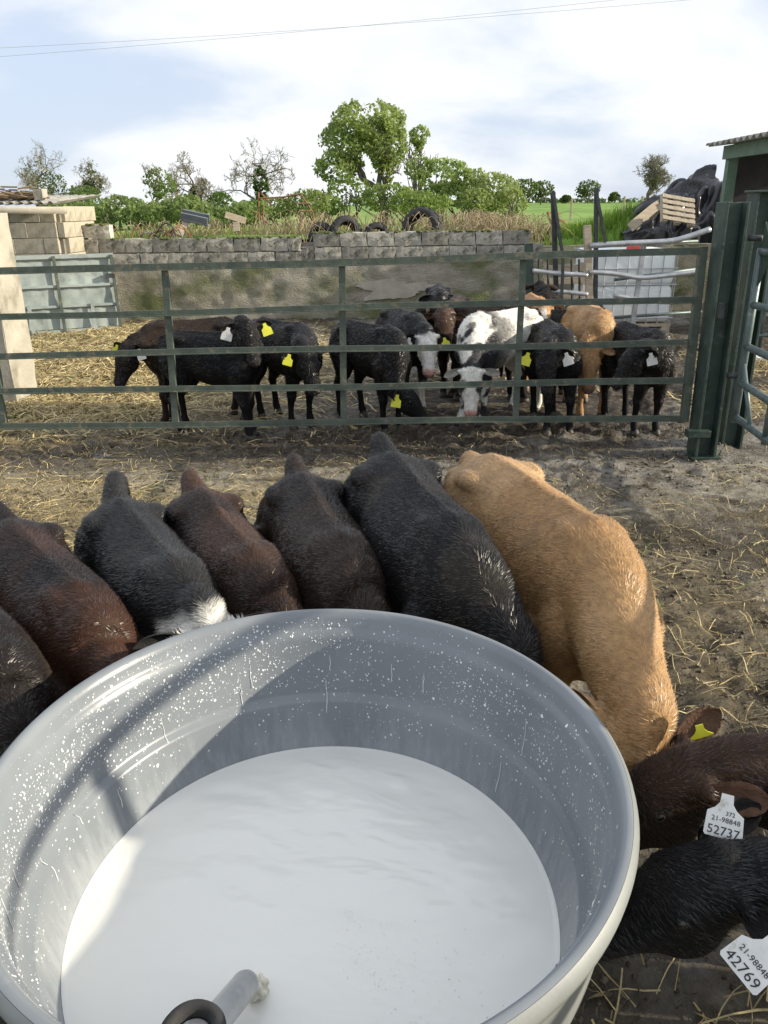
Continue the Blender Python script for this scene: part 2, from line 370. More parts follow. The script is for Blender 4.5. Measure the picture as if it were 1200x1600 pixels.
bp = n.new('ShaderNodeBump'); bp.inputs['Strength'].default_value = 1; bp.inputs['Distance'].default_value = .035
l.new(gn(32, 12, .72), bp.inputs['Height']); l.new(bp.outputs[0], b.inputs['Normal'])
me.materials.append(m); yard = link('yard', me, kind='structure')
tag(yard, 'muddy concrete farmyard strewn with straw', 'yard')

g = MB(); g.add([(-900, -900, -.12), (900, -900, -.12), (900, 900, -.12), (-900, 900, -.12)], [(0, 1, 2, 3)])
M['grass_far'] = pmat('pasture', (.13, .24, .03), (.20, .33, .05), .35, .9, .5, 3, c3=(.09, .16, .03), s3=.09, f3=(.5, .7))
g.build('ground', M['grass_far'], kind='structure')
# pasture behind the yard: rises gently from the bank to a crest
def field_h(x, y):
    base = np.interp(y, [14.0, 14.6, 17, 22, 40, 90, 140, 400], [.0, 1.05, 1.15, 1.2, 1.35, 2.05, 2.15, -8])
    left = sstep(3.0, 1.2, x)*sstep(13.2, 13.8, y)*sstep(30, 17, y)*.15
    mound = .55*np.exp(-(((x-5.2)/1.4)**2+((y-15.2)/1.2)**2))
    return base + left + mound + (fbm2(x*.35, y*.35, 8, 3)-.5)*np.interp(y, [14, 20, 90], [.12, .18, .3])
fx = np.concatenate([np.linspace(-160, -12, 30)[:-1], np.linspace(-12, 14, 110), np.linspace(14, 160, 30)[1:]])
fy = np.concatenate([np.linspace(13.75, 22, 60)[:-1], np.linspace(22, 60, 40)[:-1], np.linspace(60, 400, 40)])
X, Y = np.meshgrid(fx, fy); Z = field_h(X, Y)
Z = np.where((Y < 14.05), np.where(X < 2.5, Z+1.1, Z-.1), Z)
me = bpy.data.meshes.new('pasture'); V = np.stack([X, Y, Z], 2).reshape(-1, 3); idx = np.arange(V.shape[0]).reshape(len(fy), len(fx))
me.from_pydata(V.tolist(), [], np.stack([idx[:-1, :-1], idx[:-1, 1:], idx[1:, 1:], idx[1:, :-1]], 2).reshape(-1, 4).tolist())
me.polygons.foreach_set('use_smooth', [True]*len(me.polygons)); me.materials.append(M['grass_far'])
link('field', me, kind='structure')

# straw strands lying on the yard
def strands(n, area, dens, seed, length=(.10, .34), width=(.002, .0042), lift=.012, curl=.5):
    r = np.random.default_rng(seed); x0, x1, y0, y1 = area; P = []
    while sum(len(p) for p in P) < n:
        q = np.stack([r.uniform(x0, x1, n), r.uniform(y0, y1, n)], 1); P.append(q[r.random(n) < dens(q[:, 0], q[:, 1])])
    P = np.concatenate(P)[:n]
    th = r.uniform(0, 2*math.pi, n); k = r.normal(0, curl, n)*r.uniform(0, 6, n); ln = r.uniform(*length, n)*r.uniform(.5, 1, n); wd = r.uniform(*width, n)
    segs = 4; V = np.zeros((n, segs+1, 2, 3)); z0 = r.uniform(.003, lift, n); tilt = r.normal(0, .05, n)
    px, py = P[:, 0].copy(), P[:, 1].copy(); a_ = th.copy()
    for i in range(segs+1):
        t = i/segs; hgt = ground_h(px, py) + z0 + tilt*ln*(t-.3) + .015*np.sin(t*3.1)*r.random(n)
        nxn, nyn = -np.sin(a_), np.cos(a_); wz = wd*r.uniform(-.6, .6, n)
        V[:, i, 0] = np.stack([px+nxn*wd, py+nyn*wd, hgt+wz], 1); V[:, i, 1] = np.stack([px-nxn*wd, py-nyn*wd, hgt-wz+.001], 1)
        px = px + np.cos(a_)*ln/segs; py = py + np.sin(a_)*ln/segs; a_ = a_ + k*ln/segs
    V[:, :, :, 2] = np.maximum(V[:, :, :, 2], .0)
    base = (np.arange(n)*(segs+1)*2)[:, None]; i = np.arange(segs)[None, :]*2
    Fq = np.stack([base+i, base+i+1, base+i+3, base+i+2], 2).reshape(-1, 4)
    t = r.random(n)[:, None]; col = (1-t)*np.array([.38, .285, .125]) + t*np.array([.74, .62, .33]); col *= r.uniform(.55, 1.1, n)[:, None]
    gr = r.random(n) < .03; col[gr] = np.array([.16, .22, .05])
    me = bpy.data.meshes.new('straw'); me.from_pydata(V.reshape(-1, 3).tolist(), [], Fq.tolist())
    setcol(me, np.repeat(col, (segs+1)*2, axis=0)); me.materials.append(M['strawm']); return me
o = link('straw', strands(16000, (-4.9, 4.4, 6.0, 12.6), straw_density, 1, (.12, .4), (.003, .0055), .05), kind='stuff'); tag(o, 'loose yellow straw bedding spread behind the green gate', 'straw')
o = link('straw', strands(6000, (-3.6, 3.0, .4, 6.0), lambda x, y: straw_density(x, y)+.02, 2, (.05, .30), (.0010, .0023), .016), kind='stuff'); tag(o, 'straw scattered on the mud in front of the gate', 'straw')

def chaff(n, area, seed):
    me = strands(n, area, lambda x, y: .15+.55*sstep(.40, .62, fbm2(x*1.3+2, y*1.3, 23, 3))+.3*straw_density(x, y), seed, (.010, .055), (.0008, .0020), .012, .2)
    r = np.random.default_rng(seed); nv = len(me.vertices)//n; t = r.random(n)[:, None]**1.6
    c = ((1-t)*np.array([.035, .027, .018])+t*np.array([.42, .34, .19]))*r.uniform(.6, 1.2, n)[:, None]; cc_ = np.ones((n*nv, 4)); cc_[:, :3] = np.repeat(c, nv, axis=0); me.color_attributes['Col'].data.foreach_set('color', cc_.ravel()); return me
o = link('chaff', chaff(22000, (-3.4, 3.0, .4, 6.2), 5), kind='stuff'); tag(o, 'trodden chaff and straw bits pressed into the mud', 'chaff')
def clods(n, area, seed):
    r = np.random.default_rng(seed); x = r.uniform(area[0], area[1], n*3); y = r.uniform(area[2], area[3], n*3); k = r.random(n*3) < sstep(.40, .60, fbm2(x*1.4, y*1.4, 27, 3)); x, y = x[k][:n], y[k][:n]; n = len(x)
    sz = .004+.013*r.random(n)**2.5; z = ground_h(x, y)+sz*.25; O = np.array([(1, 0, 0), (-1, 0, 0), (0, 1, 0), (0, -1, 0), (0, 0, .7), (0, 0, -.7), (.6, .6, .3), (-.6, -.5, .35)])
    V = np.stack([x, y, z], 1)[:, None, :]+O[None]*sz[:, None, None]*r.uniform(.6, 1.3, (n, 8, 3)); ff = np.array([(0, 6, 4), (6, 2, 4), (2, 1, 4), (1, 7, 4), (7, 3, 4), (3, 0, 4), (0, 3, 5), (3, 1, 5), (1, 2, 5), (2, 0, 5), (0, 2, 6), (1, 3, 7)])
    f = (np.arange(n)[:, None, None]*8+ff[None]).reshape(-1, 3); me = bpy.data.meshes.new('mud_clods'); me.from_pydata(V.reshape(-1, 3).tolist(), [], f.tolist()); t = r.random(n)[:, None]
    setcol(me, np.repeat((1-t)*np.array([.025, .019, .012])+t*np.array([.13, .105, .075]), 8, axis=0)); me.materials.append(M['strawm']); return me
o = link('mud_clods', clods(9000, (-3.2, 3.0, .4, 6.2), 6), kind='stuff'); tag(o, 'small trampled clods of mud and dung on the yard', 'mud')

# ================================================================== MILK TANK
TC = np.array([-.145, 1.145, 0.]); RIM = .785; MILK = .437
tank = thing('milk_feeder_tank', 'big round grey calf feeder tank splashed with milk, in the foreground', 'tank', TC)
m, n, l, b = newmat('tank_gelcoat')
tc = n.new('ShaderNodeTexCoord')
t1 = n.new('ShaderNodeTexNoise'); t1.inputs['Scale'].default_value = 3; t1.inputs['Detail'].default_value = 7; l.new(tc.outputs['Object'], t1.inputs['Vector'])
r1 = n.new('ShaderNodeValToRGB'); r1.color_ramp.elements[0].color = (.17, .188, .206, 1); r1.color_ramp.elements[1].color = (.235, .255, .272, 1)
r1.color_ramp.elements[0].position = .35; r1.color_ramp.elements[1].position = .65; l.new(t1.outputs['Fac'], r1.inputs[0])
# dried milk film: vertical runs, on the lower wall just above the milk
mp = n.new('ShaderNodeMapping'); mp.inputs['Scale'].default_value = (30, 30, 2.2); l.new(tc.outputs['Object'], mp.inputs[0])
t2 = n.new('ShaderNodeTexNoise'); t2.inputs['Scale'].default_value = 1.5; t2.inputs['Detail'].default_value = 8; t2.inputs['Roughness'].default_value = .7; l.new(mp.outputs[0], t2.inputs['Vector'])
sx = n.new('ShaderNodeSeparateXYZ'); l.new(tc.outputs['Object'], sx.inputs[0])
mr = n.new('ShaderNodeMapRange'); l.new(sx.outputs['Z'], mr.inputs[0]); mr.inputs['From Min'].default_value = .43; mr.inputs['From Max'].default_value = .58; mr.inputs['To Min'].default_value = .20; mr.inputs['To Max'].default_value = -.08
ad = n.new('ShaderNodeMath'); ad.operation = 'ADD'; l.new(t2.outputs['Fac'], ad.inputs[0]); l.new(mr.outputs[0], ad.inputs[1])
r2 = n.new('ShaderNodeValToRGB'); r2.color_ramp.elements[0].position = .52; r2.color_ramp.elements[1].position = .85; l.new(ad.outputs[0], r2.inputs[0])
fm = n.new('ShaderNodeMath'); fm.operation = 'MULTIPLY'; fm.inputs[1].default_value = .24; l.new(r2.outputs[0], fm.inputs[0])
mxx = n.new('ShaderNodeMixRGB'); l.new(fm.outputs[0], mxx.inputs[0]); l.new(r1.outputs[0], mxx.inputs[1]); mxx.inputs[2].default_value = (.60, .63, .66, 1)
l.new(mxx.outputs[0], b.inputs['Base Color']); b.inputs['Roughness'].default_value = .30; b.inputs['Specular IOR Level'].default_value = .5
t3 = n.new('ShaderNodeTexNoise'); t3.inputs['Scale'].default_value = 5; t3.inputs['Detail'].default_value = 5; l.new(tc.outputs['Object'], t3.inputs['Vector'])
bp = n.new('ShaderNodeBump'); bp.inputs['Strength'].default_value = .25; bp.inputs['Distance'].default_value = .01; l.new(t3.outputs['Fac'], bp.inputs['Height']); l.new(bp.outputs[0], b.inputs['Normal'])
M['tank'] = m
M['tankout'] = pmat('tank_outside', (.18, .192, .19), (.25, .262, .25), 4, .5, .25, 9, c3=(.20, .205, .19), s3=5, f3=(.50, .70), stretch=(1, 1, .5))
IN = [(.572, .789), (.564, .791), (.556, .787), (.549, .772), (.546, .752), (.541, .744), (.535, .738), (.531, .72), (.527, .66), (.522, .60), (.520, .580), (.516, .570), (.504, .5655), (.500, .556), (.495, .515), (.486, .47), (.478, .437), (.46, .36), (.42, .24), (.0, .20)]
OUT = [(.572, .789), (.5795, .782), (.583, .770), (.581, .757), (.572, .749), (.560, .744), (.555, .72), (.548, .62), (.540, .56), (.525, .50), (.49, .40), (.45, .27), (.42, .15)]
TC0 = TC
MB().lathe([(r, z) for r, z in IN], TC, 160).build('tank_lining', M['tank'], tank, smooth=True)
MB().lathe([(r+.0005, z) for r, z in OUT[::-1]], TC, 160).build('tank_shell', M['tankout'], tank, smooth=True)
MB().lathe([(.40, .10), (.43, .10), (.43, .16), (.40, .16)], TC, 64, close=True).build('base_ring', M['galv'], tank)
for k in range(4):
    a_ = math.pi/4 + k*math.pi/2
    MB().bar(TC+[.41*math.cos(a_), .41*math.sin(a_), .0], TC+[.41*math.cos(a_), .41*math.sin(a_), .30], .05, .05, (math.cos(a_), math.sin(a_), 0)).build('leg', M['galv'], tank, bevel=.004)
M['teat'] = pmat('teat_rubber', (.35, .05, .03), rough=.5)
for k in range(14):
    a_ = k*2*math.pi/14+.1
    if math.sin(a_) < -.3: continue
    d = np.array([math.cos(a_), math.sin(a_), 0]); p0 = TC+d*.46+[0, 0, .34]
    MB().tube([p0, p0+d*.02, p0+d*.04+[0, 0, -.005], p0+d*.075+[0, 0, -.015]], [.022, .018, .012, .010], 10).build('teat', M['teat'], tank, smooth=True)
# milk droplets splashed over the inside wall and rim
def in_r(z):
    zz = np.array([q[1] for q in IN[3:]])[::-1]; rr = np.array([q[0] for q in IN[3:]])[::-1]; return np.interp(z, zz, rr)
def droplets(n, seed):
    r = np.random.default_rng(seed); a_ = r.uniform(0, 2*math.pi, n*6); z = .45 + (.785-.45)*r.beta(2.6, 1.6, n*6)
    cl = fbm2(a_*3.2, z*9, 77, 3); wgt = (.25+.75*sstep(.30, .62, cl))*(.45+.55*np.clip(np.cos(a_-2.7)*.5+.62, 0, 1))
    keep = r.random(n*6) < wgt; a_, z = a_[keep][:n], z[keep][:n]; n = len(a_)
    rad = in_r(z); s = .0005+.0019*r.random(n)**3.0; s = s*np.where(r.random(n) < .02, 1.8, 1)
    zz2 = in_r(z+.004); sl = (zz2-rad)/.004                             # wall slope
    er = np.stack([-np.cos(a_), -np.sin(a_), np.zeros(n)], 1); et = np.stack([-np.sin(a_), np.cos(a_), np.zeros(n)], 1)
    ez = np.stack([np.cos(a_)*sl, np.sin(a_)*sl, np.ones(n)], 1); ez /= np.linalg.norm(ez, axis=1)[:, None]
    nn = np.cross(et, ez); nn *= np.sign((nn*er).sum(1))[:, None]
    c = np.stack([np.cos(a_)*rad, np.sin(a_)*rad, z], 1) + TC + nn*.0004
    K = 7; V = np.zeros((n, K+1, 3)); st = 1+.5*r.random(n)**2
    for k in range(K):
        t = 2*math.pi*k/K; q = s*(1+.25*r.normal(0, 1, n)*.6)
        V[:, k] = c + et*(np.cos(t)*q)[:, None] + ez*(np.sin(t)*q*st)[:, None]
    V[:, K] = c + nn*(s*.45)[:, None]
    base = np.arange(n)[:, None]*(K+1); k = np.arange(K)[None]
    f = np.stack([base+k, base+(k+1) % K, np.broadcast_to(base+K, (n, K))], 2).reshape(-1, 3)
    return V.reshape(-1, 3), f
M['milkdrop'] = pmat('milk_drop', (.80, .81, .80), rough=.35)
V, f = droplets(7000, 3); MB().add(V, f).build('milk_droplets', M['milkdrop'], tank, smooth=True, kind='stuff')
dr = MB(); r_ = np.random.default_rng(9)
for k in range(15):                                                        # thin milk runs down the wall
    a_ = r_.uniform(.4, 3.6); z0 = r_.uniform(.54, .70); ln = r_.uniform(.02, .09); P = []
    for i in range(8):
        z = z0-ln*i/7; aa = a_+.002*math.sin(i*1.1+k)+r_.normal(0, .0008); rr = in_r(z)-.0008; P.append(TC+[rr*math.cos(aa), rr*math.sin(aa), z])
    dr.tube(P, np.linspace(.0005, .0011, 8), 5)
dr.build('milk_runs', M['milkdrop'], tank, smooth=True, kind='stuff')

# the milk
na, nr_ = 300, 150; V = []; rr = np.linspace(0.0, .4779, nr_)
A, RR = np.meshgrid(np.linspace(0, 2*math.pi, na, endpoint=False), rr)
mxp, myp = RR*np.cos(A), RR*np.sin(A)
sw = fbm2(mxp*7+2*np.sin(myp*3), myp*16, 61, 4)-.5
sw2 = fbm2(mxp*3+5, myp*5+np.sin(mxp*6)*.6, 65, 3)-.5
amp = (.3+.7*sstep(-.35, .2, myp+.2*mxp))*sstep(.478, .38, RR)
rdg = 1-np.abs(2*fbm2(mxp*2.6+1.5*fbm2(mxp*3, myp*3, 2, 2), myp*9+1.2*np.sin(mxp*5), 68, 3)-1); rdg = np.clip((rdg-.80)/.20, 0, 1)**2
MZ = MILK + amp*(.012*sw + .034*sw2 + .0016*rdg) + .0012*sstep(.465, .478, RR)
V = np.stack([mxp, myp, MZ], 2).reshape(-1, 3)+[TC[0], TC[1], 0]
idx = np.arange(na*nr_).reshape(nr_, na); i2 = np.roll(idx, -1, axis=1)
f = np.stack([idx[:-1], i2[:-1], i2[1:], idx[1:]], 2).reshape(-1, 4)
m, n, l, b = newmat('milk'); b.inputs['Base Color'].default_value = (.86, .86, .82, 1); b.inputs['Roughness'].default_value = .13; b.inputs['Specular IOR Level'].default_value = .5
b.inputs['Subsurface Weight'].default_value = .25; b.inputs['Subsurface Radius'].default_value = (.02, .018, .015); b.inputs['Subsurface Scale'].default_value = .3
milk = MB().add(V, f).build('milk', m, None, smooth=True)
tag(milk, 'white milk with gentle ripples filling the grey tank', 'milk')
# froth flecks floating on the milk
fr = MB(); r_ = np.random.default_rng(15)
for k in range(260):
    a_, q = r_.normal(-1.15, .45), abs(r_.normal(.17, .09)); p = TC+[q*math.cos(a_)+.06, q*math.sin(a_)-.02, MILK+.003]
    s = r_.uniform(.0005, .0013); fr.ball(p, (s, s, s*.6), nu=5, nv=3)
M['froth'] = pmat('froth', (.70, .70, .62), (.78, .78, .72), 30, .5)
o = fr.build('milk_froth', M['froth'], None, smooth=True, kind='stuff'); tag(o, 'tiny froth bubbles floating on the milk', 'froth')
# outlet pipe with black collar, reaching into the tank from the near side
pipe = thing('tank_pipe', 'grey metal pipe with black rubber collar dipping into the milk', 'pipe', at_z(330, 1590, .60))
p1 = at_z(388, 1533, .485); p0 = at_z(318, 1618, .56)
dv = nrm(p1-p0)
M['pipe'] = pmat('worn_pipe', (.45, .46, .47), (.62, .62, .61), 12, .38, .3, 50, metal=.5, c3=(.62, .62, .58), s3=30, f3=(.55, .7))
MB().tube([p0-dv*.04, p0, p1-dv*.012, p1-dv*.003, p1], [.024, .024, .024, .021, .013], 24).build('tube', M['pipe'], pipe, smooth=True)
MB().tube([p0-dv*.005, p0+dv*.012, p0+dv*.016], [.030, .030, .026], 24).build('collar', M['galv'], pipe, smooth=True)
c0 = at_z(300, 1612, .60)
MB().lathe([(.028, .0), (.046, .0), (.050, .006), (.050, .030), (.045, .038), (.033, .038), (.029, .030)], c0-[0, 0, .03], 40, close=True).build('rubber_collar', M['rubber'], pipe, smooth=True)
MB().lathe([(.0285, -.02), (.0285, .018), (.024, .024), (0, .022)], c0-[0, 0, .03], 32).build('pipe_end', M['pipe'], pipe, smooth=True)
MB().tube([c0-[0, 0, .035], c0-[0, 0, .12]], [.028, .028], 20).build('upright_tube', M['pipe'], pipe, smooth=True)
cb = MB(); r_ = np.random.default_rng(4); cc0 = at_z(404, 1540, MILK+.02)
for k in range(26):
    q = cc0+np.clip(r_.normal(0, 1, 3), -1.6, 1.6)*[.006, .010, .010]; cb.ball(q, r_.uniform(.006, .011, 3), nu=8, nv=6)
M['curd'] = pmat('curd', (.78, .75, .60), (.84, .82, .70), 60, .6, .4, 200)
v_, f_ = remesh(cb, .0016, 3); cb = MB().add(v_, f_); o = cb.build('curd_lump', M['curd'], None, smooth=True); tag(o, 'cream lump of curd stuck to the pipe end', 'curd')

# ================================================================== GREEN FIELD GATE
gx0, gx1, gy = -2.74, 2.225, 5.5
gate = thing('field_gate', 'long green five-rail metal gate across the yard', 'gate', (gx0, gy, 0))
railzL, railzR = (1.35, 1.052, .785, .528, .276), (1.43, 1.118, .82, .548, .280)
def gpt(u, k, t=None):           # u along, k rail index
    zl = railzL[k]; zr = railzR[k]; z = zl+(zr-zl)*u
    return np.array([gx0-.06*(1-z/1.4)+(gx1-gx0+.07*(1-z/1.4))*u, gy+.05*(z-.8), z])
for k in range(5):
    a_, c_ = gpt(-.12, k), gpt(1.0, k)
    P = [a_+(c_-a_)*t+[0, 0, .006*math.sin(t*9+k*2)] for t in np.linspace(0, 1, 9)]
    mb = MB()
    hh = .040 if k else .046
    mb.tube(P, [(.007, hh/2)]*9, 4, flat=(0, 0, 1))
    mbx = MB()
    for i in range(8): mbx.bar(P[i], P[i+1], .012, hh)
    # angle-iron lip on the camera side
    for i in range(8): mbx.bar(P[i]+[0, -.016, -hh/2+.003], P[i+1]+[0, -.016, -hh/2+.003], .026, .006)
    mbx.build('rail', M['greenpaint'], gate)
for u in (.0, .252, .498, .749):
    tp, bt = gpt(u, 0), gpt(u, 4); dxy = np.array([0, .013, 0])
    mb = MB(); mb.bar(tp+[0, .012, .02], bt+[0, .012, -.02], .045, .010, (0, 1, 0)); mb.bar(tp+[.018, .03, .02], bt+[.018, .03, -.02], .008, .036, (0, 1, 0))
    mb.build('upright', M['greenpaint'], gate)
tp, bt = gpt(.995, 0), gpt(.995, 4)
MB().bar(tp+[0, 0, .03], bt+[0, 0, -.03], .055, .05, (0, 1, 0)).build('end_upright', M['greenpaint'], gate, bevel=.003)

# ------------------------------------------------------------------ steel columns by the gate
col_ = thing('steel_column', 'dark green steel column the green gate closes against', 'post', (2.385, 5.44, 0))
def ibeam(c, wd, dp, h, tw=.018, tf=.02, lean=0):
    mb = MB(); x, y = c
    for sx_ in (-1, 1): mb.bar((x+sx_*(wd/2-tf/2), y, 0), (x+sx_*(wd/2-tf/2)+lean, y, h), tf, dp, (0, 1, 0))
    mb.bar((x, y, .002), (x+lean, y, h-.002), wd-2*tf, tw, (0, 1, 0)); return mb
ibeam((2.345, 5.42), .155, .17, 1.74, lean=-.03).build('beam', M['postpaint'], col_, bevel=.003)
MB().box((2.345, 5.42, .01), (.21, .21, .012)).build('base_plate', M['postpaint'], col_)
MB().box((2.285, 5.30, 1.06), (.03, .05, .10)).build('latch', M['darksteel'], col_, bevel=.003)
MB().box((2.26, 5.33, .20), (.16, .08, .05)).build('gate_stop', M['postpaint'], col_, bevel=.003)
col2 = thing('hinge_column', 'tall dark green hinge post with lit right edge beside the column', 'post', (2.62, 5.62, 0))
ibeam((2.63, 5.64), .16, .16, 1.80, lean=-.02).build('beam', M['postpaint'], col2, bevel=.003)
MB().box((2.61, 5.64, 1.805), (.19, .19, .014)).build('cap_plate', M['postpaint'], col2, bevel=.003)
# right-hand tubular gate, swung open towards the camera
HX, HY = 2.47, 5.26; ang = R(-94.0); GL = 1.55
def rg_pt(t, z): return np.array([HX+math.cos(ang)*t, HY+math.sin(ang)*t, z])
rgate = thing('tubular_gate', 'grey-green tubular gate swung open towards the viewer at right', 'gate', (HX, HY, 0))
for z in (1.43, 1.11, .84, .58, .33):
    MB().tube([rg_pt(t, z+.01*math.sin(t*2+z*5)) for t in np.linspace(0, GL, 12)], .024, 12).build('rail', M['bluetube'], rgate, smooth=True)
for t in (.015, GL*.36, GL*.70, GL):
    MB().tube([rg_pt(t, .30), rg_pt(t, .9), rg_pt(t, 1.46)], .027 if t < .1 else .022, 12).build('upright', M['bluetube'], rgate, smooth=True)
mb = MB(); a0, a1, a2 = rg_pt(.02, 1.62), rg_pt(.02, 1.20), rg_pt(.22, 1.43)
nrmv = np.array([math.cos(ang+math.pi/2), math.sin(ang+math.pi/2), 0])*.005
mb.add([a0-nrmv, a1-nrmv, a2-nrmv, a0+nrmv, a1+nrmv, a2+nrmv], [(0, 1, 2), (5, 4, 3), (0, 3, 4, 1), (1, 4, 5, 2), (2, 5, 3, 0)])
mb.build('gusset', M['postpaint'], rgate)
MB().tube([rg_pt(.02, .72), rg_pt(.30, .345)], .016, 10).build('brace', M['bluetube'], rgate, smooth=True)
for z in (1.52, .62): MB().tube([(2.40, 5.31, z), rg_pt(0, z)], .02, 10).build('hinge_pin', M['darksteel'], rgate, smooth=True)

hd_ = thing('shadow_pipe_frame', 'unseen galvanised pipe frame added at right to cast bar shadows', 'hurdle', (2.22, .3, 0))  # added out of view so its rails throw bar shadows into the tank
for z in (.35, .75, 1.20, 1.37, 1.68): MB().tube([(2.22, y, z) for y in (.30, .9, 1.5, 2.02)], .026, 12).build('rail', M['galv'], hd_, smooth=True)
for y in (.30, 1.10, 2.02): MB().tube([(2.22, y, 0), (2.22, y, .9), (2.22, y, 1.70)], .028, 12).build('upright', M['galv'], hd_, smooth=True)

# ================================================================== BLOCK WALL
wall = thing('block_wall', 'mossy concrete block wall with old render behind the calves', 'wall', (-1.4, 13.3, 0))
WY = 13.3
def rough_block(seed, sx_, sy_, sz_):
    r = np.random.default_rng(seed); nx_, nz_ = 6, 4; mb = MB()
    xs_ = np.linspace(-sx_/2, sx_/2, nx_); zs_ = np.linspace(-sz_/2, sz_/2, nz_); V = []; 
    for z in zs_:
        for x in xs_:
            edge = (abs(x) > sx_/2-.001) or (abs(z) > sz_/2-.001)
            V.append((x+r.normal(0, .006 if edge else .012), -sy_/2+(abs(r.normal(0, .010)) if edge else -abs(r.normal(0, .005))), z+r.normal(0, .005 if edge else .01)))
    nfr = len(V)
    for z in zs_:
        for x in xs_: V.append((x+r.normal(0, .002), sy_/2, z+(r.normal(0, .005))))
    f = []
    for off, fl in ((0, False), (nfr, True)):
        for j in range(nz_-1):
            for i in range(nx_-1):
                q = (off+j*nx_+i, off+j*nx_+i+1, off+(j+1)*nx_+i+1, off+(j+1)*nx_+i); f.append(q[::-1] if fl else q)
    for i in range(nx_-1):
        f.append((i+1, i, nfr+i, nfr+i+1)); t = (nz_-1)*nx_; f.append((t+i, t+i+1, nfr+t+i+1, nfr+t+i))
    for j in range(nz_-1):
        f.append((j*nx_, (j+1)*nx_, nfr+(j+1)*nx_, nfr+j*nx_)); e = nx_-1; f.append(((j+1)*nx_+e, j*nx_+e, nfr+j*nx_+e, nfr+(j+1)*nx_+e))
    mb.add(V, f); me = mb.mesh('block', smooth=False); me.materials.append(M['block']); return me
BV = [rough_block(100+k, .43, .20, .207) for k in range(7)]
BH = [rough_block(200+k, .205, .20, .207) for k in range(3)]
w0 = np.array(list(wall['_w']))
def course(x0, x1, zb, off, skip=()):
    x = x0; k = 0
    if off: lst = [(x0+.11, True)]; x = x0+.22
    else: lst = []
    while x+.3 < x1: lst.append((x+.22, False)); x += .44
    if x1-x > .15: lst.append((x+.11, True))
    for i, (cx, half) in enumerate(lst):
        if i in skip: continue
        o = link('block', random.choice(BH if half else BV), wall)
        o.location = Vector((cx, WY+random.uniform(-.012, .012), zb+.11))-Vector(w0); o.rotation_euler = (random.uniform(-.01, .01), random.uniform(-.008, .008), random.uniform(-.015, .015))
course(-5.25, -1.32, .865, False); course(-5.25, -1.32, 1.092, True, skip=()); course(-5.25, -4.38, 1.318, False)
course(-1.30, 2.42, .925, True); course(-1.10, 2.42, 1.152, False); course(2.42, 2.64, .95, False)
# rendered lower part: rough sheet in front of a solid core
gxs, gzs = np.linspace(-5.3, 2.62, 150), np.linspace(-.05, 1.0, 30); Xw, Zw = np.meshgrid(gxs, gzs)
topz = np.where(Xw < -1.31, .86, .92) + (fbm2(Xw*3, Xw*0, 5, 3)-.5)*.03
Zw = np.minimum(Zw, topz); patch = sstep(.52, .60, fbm2(Xw*1.3+7, Zw*2.2+2, 44, 4))
Yw = WY-.125+(fbm2(Xw*5, Zw*5, 41, 4)-.5)*.05
V = np.stack([Xw, Yw, Zw], 2).reshape(-1, 3); idx = np.arange(V.shape[0]).reshape(30, 150)
MB().add(V, np.stack([idx[:-1, :-1], idx[:-1, 1:], idx[1:, 1:], idx[1:, :-1]], 2).reshape(-1, 4)).build('render_coat', M['rendercoat'], wall, smooth=True)
mb = MB(); mb.box((-1.335, WY+.0, .42), (7.94, .19, .86)); mb.box((-3.29, WY+.02, .96), (3.92, .15, .4)); mb.box((.56, WY+.02, 1.02), (3.70, .15, .4)); mb.build('core', M['mortar'], wall)
# bared pale patch in the middle of the wall
an = np.linspace(0, 2*math.pi, 40, endpoint=False); pc = at_y(615, 452, WY-.16); rad = .42+.10*np.sin(an*3+1)+.07*np.sin(an*5)+.035*np.random.default_rng(2).normal(0, 1, 40)
mb = MB(); V = [(pc[0]+1.35*rr_*math.cos(t), WY-.158, pc[2]+.36*rr_*math.sin(t)) for t, rr_ in zip(an, rad)]; V += [(v[0], WY-.10, v[2]) for v in V]
f = [tuple(range(39, -1, -1))[::-1]] + [(k, (k+1) % 40, 40+(k+1) % 40, 40+k) for k in range(40)]
mb.add(V, f).build('bared_patch', M['palerender'], wall)
mb = MB(); r_ = np.random.default_rng(31)
for k in range(700):
    x = r_.uniform(-5.2, 2.4); top = (1.53 if x < -4.4 else 1.305) if x < -1.32 else (1.365 if x > -1.1 else 1.14)
    if fbm2(np.array([x*2.]), np.array([0.]), 9, 3)[0] < .42: continue
    s = r_.uniform(.008, .03); mb.ball((x, WY+r_.uniform(-.11, .1), top+.002), (s*1.6, s*1.3, s*.7), nu=6, nv=4)
mb.build('moss', M['moss'], wall, smooth=True, kind='stuff')
MB().box((-1.18, WY+.02, 1.15), (.30, .22, .012), (0, 0, .05)).build('top_slate', M['palerender'], wall)

